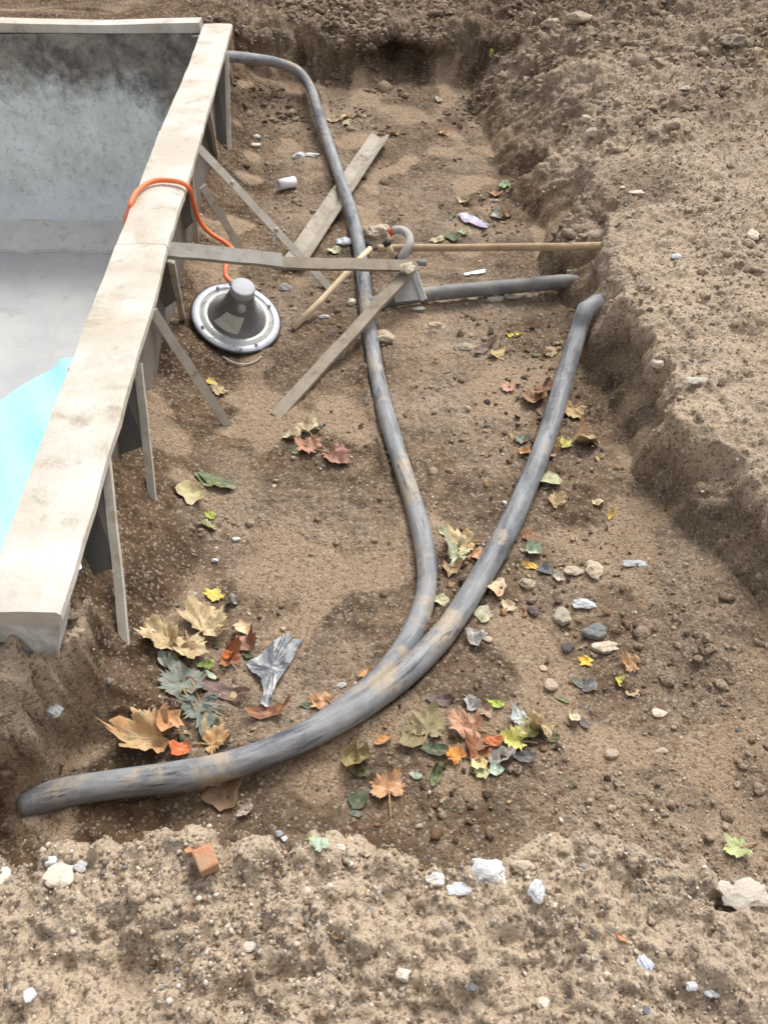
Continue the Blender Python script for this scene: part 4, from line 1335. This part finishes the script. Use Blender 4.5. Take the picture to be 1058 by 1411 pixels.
def leaf(px, py, size, rot, kind, c1, c2, label, curl=.12, lift=.004, fold=.0, seed=0):
    rr = random.Random(seed * 17 + 3)
    p, n = hit(px, py)
    s = size * depth(p) / FPX * 1.02
    curl = curl * 2.1
    ol = outline(kind, rr)
    m = len(ol)
    rings = [1.0, .82, .62, .42, .22]
    cx, cy = 0, (-.08 if kind == 'maple' else 0)
    uv = []
    for k in rings: uv += [(cx + (x - cx) * k, cy + (y - cy) * k) for x, y in ol]
    uv.append((cx, cy))
    a = R(rot)
    ca, sa = math.cos(a), math.sin(a)
    ph = [rr.uniform(0, 6.28) for _ in range(6)]
    fa, fb = rr.uniform(0, .5) * curl * 5, rr.uniform(0, .6) * curl * 3
    fa, fb = min(fa, .9), min(fb, .6)
    hs_ = []
    for x, y in uv:
        wx_, wy_ = p.x + (x * ca - y * sa) * s, p.y + (x * sa + y * ca) * s
        hs_.append((wx_, wy_, drop(wx_, wy_)))
    zmed = sorted(h[2] for h in hs_)[len(hs_) // 2]
    # mean slope of the ground under the leaf
    verts = []
    for (x, y), (gx, gy, gz) in zip(uv, hs_):
        r = math.hypot(x, y)
        bend = curl * s * (r * r * 2.2 * (.55 + .45 * math.sin(math.atan2(y, x) * 2 + ph[0])) + .10 * math.sin(x * 9 + ph[1]) + .08 * math.sin(y * 11 + ph[2]) + .07 * math.sin((x - y) * 17 + ph[4]) + .06 * math.sin((x * .6 + y) * 27 + ph[5]))
        bend += s * (fa * max(0, x * math.cos(ph[3]) + y * math.sin(ph[3])) ** 2 * 1.6 + fb * max(0, -x * math.sin(ph[5]) + y * math.cos(ph[5]) - .1) * .8)
        bend += fold * s * abs(x) - curl * s * .06 * math.cos(x * 14)
        gz = min(max(gz, zmed - .012), zmed + .02)
        verts.append(Vector((gx, gy, gz + lift * .8 + max(bend, -.004))))
    faces = []
    for k in range(4):
        for i in range(m):
            j = (i + 1) % m
            faces.append((k * m + i, k * m + j, (k + 1) * m + j, (k + 1) * m + i))
    for i in range(m):
        faces.append((4 * m + i, 4 * m + (i + 1) % m, 5 * m))
    o = mesh_obj("leaf", verts, faces, M_LEAF, smooth=True, origin=(p.x, p.y, p.z))
    vein = o.data.attributes.new('vein', 'FLOAT', 'POINT')
    vv = []
    tipa = [math.atan2(y, x) for x, y in ol]
    rad = [math.hypot(x, y) for x, y in ol]
    ism = [1.0 if kind == 'maple' and rad[i] >= max(rad[(i - 1) % m], rad[(i + 1) % m]) else 0.0 for i in range(m)]
    if kind in ('oval', 'lance'): ism = [1.0 if abs(x) < .03 else 0.0 for x, y in ol]
    for k in range(5): vv += [q * (.6 + .1 * k) for q in ism]
    vv.append(1.0)
    vein.data.foreach_set('value', vv)
    o.color = (*c1, 1)
    o['second_tone'] = tuple(c2)
    tag(o, label, 'leaf')
    if kind == 'maple' and size >= 38:
        b = verts[0].lerp(verts[m - 1], .5)
        dr = Vector((sa, -ca, 0))
        e = b + dr * s * rr.uniform(.35, .55)
        e = e + Vector((ca, sa, 0)) * s * rr.uniform(-.15, .15)
        e.z = max(drop(e.x, e.y) + .004, b.z - .01)
        v, f = tube_geo([verts[5 * m] + Vector((0, 0, .001)), b + Vector((0, 0, .001)), b.lerp(e, .5) + Vector((0, 0, .004)), e], .0016, 6)
        q = mesh_obj("leaf_stalk", v, f, M_STALK, o)
    return o
M_STALK = mottled("leaf_stalk_brown", (.42, .30, .16), (.34, .22, .11), 60)

TAN, TAN2, ORA, RST, RED_, SAL = (.50, .37, .20), (.62, .50, .30), (.58, .30, .12), (.36, .15, .07), (.55, .12, .04), (.60, .33, .20)
YEL, YGR, OLV, GRN, DGR, TEA = (.72, .55, .08), (.52, .55, .14), (.24, .22, .10), (.16, .24, .08), (.045, .075, .035), (.13, .18, .165)
PAL, MNT, CRM, PUR, SLT, WGY, BRN, PNK = (.50, .52, .32), (.42, .54, .42), (.66, .55, .36), (.11, .065, .065), (.10, .11, .125), (.55, .53, .50), (.22, .13, .075), (.44, .22, .17)
LEAVES = [
    # pile at the lower left
    (228, 884, 60, 70, 'maple', TAN, TAN2, 'left one of the two big crumpled tan leaves on the leaf pile', .30, .012),
    (284, 868, 68, -20, 'maple', TAN2, TAN, 'right one of the two big crumpled tan leaves on the leaf pile', .30, .016),
    (262, 896, 60, 200, 'maple', TAN2, (.45, .33, .18), 'tan leaf lobe hanging down between the two big tan leaves', .2, .014),
    (299, 824, 30, 60, 'maple', YEL, (.66, .56, .15), 'bright yellow leaf at the top of the leaf pile', .15, .006),
    (320, 831, 24, 100, 'fragment', (.20, .17, .16), WGY, 'dark grey curled leaf right of the bright yellow one', .35, .004),
    (337, 870, 30, 30, 'fragment', CRM, SAL, 'cream crumpled leaf right of the big tan leaves', .3, .010),
    (340, 890, 36, 120, 'fragment', PNK, BRN, 'pinkish brown crumpled leaf under the cream crumpled one', .35, .008),
    (318, 912, 40, 20, 'maple', RST, RED_, 'dark red leaf between the tan leaves and the plastic scrap', .2, .008),
    (316, 908, 16, 70, 'fragment', RED_, (.62, .18, .05), 'bright red scrap lying on the dark red leaf', .3, .016),
    (232, 914, 36, 150, 'fragment', (.36, .40, .33), TEA, 'grey green leaf under the left big tan leaf', .2, .006),
    (262, 903, 26, 10, 'fragment', BRN, PNK, 'small brown curled leaf under the tan lobe', .3, .005),
    (252, 946, 66, 20, 'maple', TEA, (.20, .25, .22), 'upper one of the two dark teal leaves of the pile', .12, .006),
    (278, 976, 68, 200, 'maple', (.11, .155, .15), TEA, 'lower one of the two dark teal leaves of the pile', .14, .009),
    (285, 921, 24, 120, 'oval', GRN, YGR, 'bright green oval leaf in the middle of the pile', .2, .010),
    (292, 934, 16, 60, 'oval', MNT, PAL, 'tiny mint leaf below the bright green oval one', .2, .010),
    (310, 957, 80, 76, 'lance', PUR, (.17, .10, .09), 'long purple brown leaf right of the teal leaves', .10, .008),
    (371, 984, 62, 100, 'lance', RST, PUR, 'long curled reddish leaf below the plastic scrap', .20, .006),
    (212, 1018, 86, 100, 'maple', TAN, ORA, 'largest orange and olive leaf just above the left end of the pipe', .28, .012),
    (236, 1000, 46, 160, 'fragment', ORA, SAL, 'orange lobe standing on the largest orange and olive leaf', .35, .02),
    (250, 1037, 36, 20, 'fragment', RED_, (.62, .22, .06), 'fiery red leaf squeezed between the largest orange leaf and pipe', .3, .012),
    (296, 1026, 52, 290, 'maple', ORA, TAN, 'orange leaf right of the fiery red one above the pipe', .25, .008),
    (292, 1000, 40, 250, 'fragment', (.30, .23, .12), OLV, 'olive brown leaf below the teal leaves', .2, .006),
    (308, 1092, 62, 40, 'fragment', (.25, .16, .10), BRN, 'flat brown leaf just below the big pipe', .10, .006),
    (337, 1120, 28, 140, 'oval', (.42, .33, .26), WGY, 'pale curled leaf below the flat brown one', .35, .004),
    # middle left
    (424, 594, 42, 20, 'maple', CRM, TAN2, 'cream leaf at the top of the small group in mid trench', .25, .008),
    (402, 604, 32, 80, 'fragment', CRM, (.7, .6, .42), 'pale cream torn leaf at the left of the small mid trench group', .25, .006),
    (430, 620, 42, 60, 'maple', PNK, RST, 'reddish leaf between the cream leaves and the purple red one', .2, .006),
    (460, 630, 48, 230, 'maple', (.30, .13, .11), PNK, 'purple red leaf at the right of the small mid trench group', .2, .008),
    (406, 623, 14, 30, 'oval', GRN, MNT, 'tiny green leaf under the cream leaves in mid trench', .2, .004),
    (441, 592, 14, 40, 'fragment', SLT, WGY, 'tiny black and white curl right of the cream leaf', .5, .004),
    (300, 667, 52, 75, 'oval', (.06, .10, .05), GRN, 'dark green oval leaf near the pool wall ribs', .12, .006),
    (284, 664, 34, 60, 'oval', GRN, OLV, 'mid green leaf half under the dark green oval leaf', .14, .004),
    (265, 684, 46, 85, 'fragment', (.44, .41, .20), TAN2, 'square olive tan leaf beside the dark green leaves', .15, .010),
    (291, 715, 20, 20, 'maple', YGR, (.45, .62, .10), 'small bright yellow green leaf above its paler twin', .2, .006),
    (290, 728, 26, 110, 'maple', PAL, YGR, 'small pale yellow green leaf below the brighter one', .2, .005),
    (292, 528, 16, 20, 'fragment', YEL, TAN, 'tiny yellow leaf under the slanting brace', .2, .004),
    (307, 542, 28, 70, 'maple', TAN, TAN2, 'small tan leaf right of the slanting brace', .2, .005),
    # between and below the pipes
    (447, 968, 42, 60, 'maple', SAL, ORA, 'salmon leaf just above the big pipe', .2, .008),
    (506, 932, 28, 10, 'maple', ORA, RST, 'rusty orange leaf in the fork left of the pipes', .3, .006),
    (423, 972, 22, 80, 'oval', DGR, TEA, 'dark green bit left of the salmon leaf', .1, .003),
    (490, 1052, 48, 60, 'fragment', (.32, .25, .10), OLV, 'curled olive brown leaf below the big pipe', .45, .006),
    (497, 1066, 26, 80, 'oval', DGR, OLV, 'dark green leaf under the curled olive brown one', .15, .003),
    (528, 1022, 28, 120, 'oval', ORA, RST, 'small orange brown leaf under the big pipe', .25, .005),
    (534, 1091, 56, 15, 'maple', SAL, ORA, 'orange maple leaf alone below the big pipe', .20, .008),
    (494, 1104, 34, 60, 'fragment', DGR, (.05, .09, .05), 'dark green leaf left of the lone orange maple leaf', .1, .003),
    (490, 1122, 18, 80, 'oval', TEA, DGR, 'small teal leaf below the dark green one left of the maple leaf', .1, .003),
    (566, 1018, 46, 70, 'fragment', (.25, .20, .11), OLV, 'brown olive leaf at the left of the lower leaf cluster', .12, .005),
    (590, 1006, 58, -15, 'maple', OLV, (.31, .27, .14), 'olive star shaped leaf in the lower cluster', .16, .010),
    (598, 1035, 42, 80, 'oval', DGR, (.05, .10, .06), 'dark green leaf below the olive star shaped leaf', .14, .005),
    (647, 1006, 62, 75, 'maple', SAL, PNK, 'salmon pink leaf at the top of the lower cluster', .22, .010),
    (658, 1024, 46, 60, 'fragment', BRN, RST, 'dark brown leaf shaded by the salmon pink leaf', .2, .006),
    (662, 1040, 46, 20, 'maple', RST, (.42, .13, .07), 'rust red leaf in the middle of the lower cluster', .2, .009),
    (631, 1044, 34, 50, 'maple', (.72, .34, .05), RED_, 'yellow and orange leaf at the lower left of the cluster', .2, .008),
    (679, 1026, 28, 100, 'oval', (.58, .20, .07), RED_, 'orange red oval leaf in the lower cluster centre', .2, .014),
    (712, 1024, 46, 80, 'maple', (.70, .66, .20), YGR, 'bright pale yellow leaf at the right of the lower cluster', .2, .012),
    (748, 1004, 44, 120, 'maple', TAN, CRM, 'curled tan leaf at the right end of the lower cluster', .4, .012),
    (728, 1008, 46, 60, 'fragment', OLV, YGR, 'olive leaf behind the bright pale yellow one', .2, .006),
    (721, 1046, 32, 85, 'oval', SLT, (.14, .14, .15), 'slate grey oval leaf at the bottom right of the cluster', .12, .006),
    (690, 1047, 40, 110, 'oval', WGY, (.42, .36, .32), 'whitish curled leaf at the bottom of the lower cluster', .45, .006),
    (660, 1054, 30, 30, 'fragment', CRM, YEL, 'cream yellow leaf at the bottom of the lower cluster', .2, .008),
    (664, 1066, 26, 70, 'fragment', PAL, YGR, 'pale green scrap under the cream yellow leaf', .15, .004),
    (683, 1063, 24, 20, 'fragment', MNT, (.5, .6, .55), 'mint blue scrap at the foot of the lower cluster', .2, .006),
    (717, 993, 32, 60, 'maple', (.58, .68, .70), WGY, 'bluish white leaf above the bright yellow one', .25, .008),
    (713, 978, 18, 20, 'fragment', BRN, TAN, 'small brown leaf tip behind the bluish white leaf', .35, .004),
    (682, 973, 24, 85, 'oval', (.50, .60, .08), GRN, 'yellow green oval leaf above the lower cluster', .25, .005),
    (649, 972, 28, 60, 'fragment', (.36, .37, .38), WGY, 'grey crumpled leaf above the lower cluster', .4, .005),
    (669, 982, 24, 130, 'fragment', (.48, .34, .28), TAN, 'small pinkish tan leaf under the grey crumpled one', .3, .004),
    (604, 967, 36, 80, 'oval', (.085, .065, .085), PUR, 'dark purple round leaf between pipe and cluster', .08, .004),
    (600, 1073, 30, 160, 'oval', DGR, GRN, 'slim dark green leaf hanging below the cluster', .2, .004),
    (573, 1070, 18, 80, 'oval', MNT, TEA, 'small mint leaf left of the slim dark green leaf', .1, .003),
    (755, 1017, 30, 80, 'oval', DGR, OLV, 'dark green leaf under the curled tan one', .15, .003),
    (790, 990, 30, 5, 'oval', CRM, (.68, .56, .42), 'cream oval leaf right of the lower cluster', .3, .006),
    (804, 998, 22, 20, 'oval', SLT, (.16, .14, .14), 'dark grey leaf touching the cream oval leaf', .15, .003),
    # right of the thin pipe
    (640, 752, 56, 100, 'maple', TAN2, (.62, .42, .20), 'tan yellow leaf between the two pipes', .2, .008),
    (632, 770, 48, 60, 'maple', PAL, MNT, 'pale green leaf below the tan yellow one between the pipes', .3, .012),
    (657, 766, 32, 40, 'fragment', SAL, ORA, 'salmon leaf touching the big pipe in the fork', .2, .008),
    (622, 788, 34, 70, 'fragment', TAN, BRN, 'brown tan leaf at the bottom of the group between the pipes', .3, .005),
    (610, 735, 18, 40, 'oval', PAL, CRM, 'small pale leaf close to the thinner pipe', .15, .004),
    (684, 809, 40, 70, 'fragment', CRM, SAL, 'cream orange leaf right beside the big pipe', .2, .007),
    (665, 846, 34, 40, 'fragment', (.44, .40, .31), PAL, 'pale grey tan square leaf right of the big pipe', .08, .005),
    (700, 838, 26, 120, 'fragment', CRM, TAN2, 'small cream leaf right of the square one', .15, .005),
    (608, 829, 26, 140, 'fragment', PAL, CRM, 'pale yellow leaf in the narrow fork of the pipes', .2, .005),
    (655, 882, 34, 10, 'fragment', WGY, (.38, .38, .38), 'grey white curled leaf below the square tan leaf', .5, .005),
    (634, 868, 26, 160, 'oval', RST, BRN, 'rusty brown leaf half under the big pipe', .2, .004),
    (697, 766, 22, 170, 'oval', PAL, YGR, 'small pale green leaf touching the big pipe on its right', .2, .005),
    (733, 761, 32, 80, 'fragment', MNT, PAL, 'mint green leaf right of the big pipe', .3, .006),
    (729, 782, 22, 75, 'oval', (.68, .40, .06), YEL, 'orange yellow leaf under the mint green one', .2, .004),
    (752, 788, 28, 30, 'fragment', (.08, .10, .10), SLT, 'dark slate leaf right of the orange yellow one', .15, .004),
    (769, 797, 20, 60, 'fragment', (.46, .44, .40), CRM, 'pale grey leaf at the tip of the dark slate leaf', .2, .005),
    (686, 490, 34, 10, 'maple', (.52, .38, .15), TAN, 'golden tan leaf below the dark pipe', .12, .006),
    (668, 481, 40, 130, 'lance', PUR, BRN, 'dark purple sliver left of the golden tan leaf', .15, .004),
    (703, 464, 14, 20, 'maple', YEL, YGR, 'left of two tiny yellow leaves below the dark pipe', .2, .004),
    (716, 461, 14, 70, 'maple', (.6, .52, .12), YEL, 'right of two tiny yellow leaves below the dark pipe', .2, .004),
    (763, 486, 26, 50, 'maple', (.48, .38, .26), TAN, 'dusty tan leaf left of the big pipe under the bank', .12, .005),
    (700, 538, 28, 10, 'maple', (.55, .30, .24), SAL, 'pink leaf left of the big pipe upper part', .15, .005),
    (788, 566, 42, 150, 'maple', (.58, .36, .18), TAN, 'orange tan leaf right of the big pipe by the bank', .2, .008),
    (806, 611, 46, 110, 'fragment', TAN, (.55, .36, .20), 'curled tan leaf lying against the foot of the right bank', .5, .006),
    (777, 616, 30, 10, 'maple', (.56, .48, .10), YGR, 'mustard yellow leaf left of the curled tan one', .2, .008),
    (760, 623, 28, 60, 'fragment', (.55, .36, .20), ORA, 'orange tan leaf between the big pipe and mustard leaf', .3, .005),
    (722, 624, 22, 80, 'fragment', ORA, TAN, 'small orange leaf left of the big pipe middle', .3, .004),
    (718, 607, 26, 60, 'fragment', TEA, OLV, 'dark grey green leaf above the small orange leaf', .15, .004),
    (757, 664, 38, 140, 'fragment', (.42, .42, .24), PAL, 'pale olive leaf right of the big pipe', .15, .007),
    (767, 694, 36, 10, 'maple', (.44, .31, .17), TAN, 'brown tan leaf under the pale olive one', .2, .006),
    (735, 552, 44, 60, 'fragment', BRN, (.42, .22, .1), 'brown orange leaf left of the big pipe below the pink one', .2, .005),
    (748, 540, 36, 140, 'oval', RST, PUR, 'dark red leaf behind the brown orange one', .3, .006),
    (752, 570, 34, 20, 'fragment', BRN, PUR, 'dark brown leaf touching the big pipe on its left', .15, .004),
    (714, 549, 16, 140, 'lance', WGY, WH, 'tiny white curled leaf left of the brown orange one', .5, .004),
    (727, 738, 22, 60, 'fragment', RST, BRN, 'rusty scrap right of the big pipe above the mint leaf', .15, .004),
    (841, 712, 15, 150, 'oval', (.62, .42, .08), YEL, 'tiny mustard leaf on the gravel slope', .2, .004),
    (822, 695, 18, 10, 'fragment', CRM, TAN2, 'tiny cream leaf left of the tiny mustard one', .2, .004),
    (809, 914, 24, 70, 'maple', (.80, .52, .03), YEL, 'vivid yellow small leaf on bare soil right of the trench', .15, .006),
    (871, 916, 32, 80, 'maple', (.54, .33, .17), SAL, 'orange tan leaf on gravel right of the vivid yellow one', .2, .006),
    (855, 942, 20, 120, 'fragment', (.62, .56, .10), YGR, 'yellow scrap of leaf below the orange tan leaf on gravel', .2, .005),
    (870, 956, 22, 30, 'fragment', (.40, .31, .19), TAN, 'dull tan leaf touching the yellow scrap', .15, .004),
    (795, 941, 22, 60, 'oval', (.12, .15, .11), TEA, 'grey green leaf below the vivid yellow one', .12, .003),
    (812, 946, 26, 20, 'fragment', (.18, .18, .19), SLT, 'slate leaf right of the grey green one', .15, .004),
    (775, 965, 20, 60, 'lance', GRN, OLV, 'thin green leaf above the cream oval leaf', .15, .003),
    (1016, 1170, 44, 100, 'maple', (.46, .56, .22), PAL, 'light green leaf alone at the lower right', .14, .008),
    # far part of the trench
    (693, 259, 26, 140, 'oval', (.28, .42, .17), MNT, 'green leaf at the foot of the right bank above the wrapper', .2, .005),
    (682, 270, 22, 80, 'fragment', SAL, TAN, 'salmon leaf touching the green leaf near the wrapper', .2, .004),
    (640, 281, 28, 75, 'oval', (.60, .56, .36), CRM, 'pale cream leaf above the purple wrapper', .3, .005),
    (697, 300, 22, 130, 'oval', (.55, .36, .22), BRN, 'brown leaf right of the purple wrapper', .3, .005),
    (684, 300, 18, 30, 'fragment', WGY, (.44, .43, .38), 'grey leaf right of the wrapper under the brown leaf', .25, .004),
    (622, 328, 30, 80, 'fragment', DGR, (.05, .12, .03), 'dark green leaf right above the brown rod', .2, .006),
    (638, 322, 18, 60, 'oval', PAL, GRN, 'pale green leaf right of the dark green one above the rod', .2, .006),
    (602, 331, 20, 90, 'oval', (.62, .58, .38), CRM, 'cream leaf left of the dark green one above the rod', .15, .005),
    (462, 168, 24, 110, 'lance', (.58, .38, .20), TAN2, 'tan sliver of leaf close to the thinner pipe at the back', .2, .004),
    (484, 161, 32, 110, 'lance', (.64, .46, .26), SAL, 'longest tan sliver of leaf near the back bank', .2, .004),
    (478, 170, 18, 80, 'fragment', TAN2, PAL, 'small buff scrap under the tan slivers of leaf', .2, .003),
    (544, 186, 26, 120, 'lance', (.62, .48, .30), TAN2, 'tan leaf at the upper end of the angle profile', .3, .006),
    (612, 186, 22, 130, 'fragment', (.62, .38, .24), TAN, 'orange tan leaf in front of the back bank', .2, .004),
    (604, 138, 16, 80, 'fragment', (.5, .45, .36), CRM, 'cream scrap of leaf below the undercut', .2, .004),
    (677, 75, 7, 40, 'oval', (.62, .60, .06), YGR, 'tiny bright yellow green leaf high on the back bank corner', .2, .004),
    (449, 324, 0, 0, 'oval', None, None, None),
    (461, 346, 22, 60, 'fragment', (.55, .54, .38), PAL, 'pale yellow leaf between batten and thinner pipe', .2, .004),
    (450, 316, 14, 30, 'fragment', ORA, TAN, 'tiny orange leaf beside the angle profile', .2, .003),
    (443, 1168, 30, 30, 'maple', (.42, .54, .44), MNT, 'mint green star leaf by the near bank crest', .2, .006),
    (427, 1155, 18, 80, 'oval', (.40, .40, .20), PAL, 'pale olive leaf left of the mint green star leaf', .2, .004),
    (856, 1296, 20, 60, 'lance', (.58, .22, .10), ORA, 'orange scrap of leaf on the near bank', .2, .004),
    (670, 1058, 0, 0, 'oval', None, None, None),
]
for i, s in enumerate(LEAVES):
    if s[2] == 0: continue
    cu = s[8] if len(s) > 8 else .15
    li = s[9] if len(s) > 9 else .004
    leaf(*s[:8], curl=cu, lift=li, seed=i)
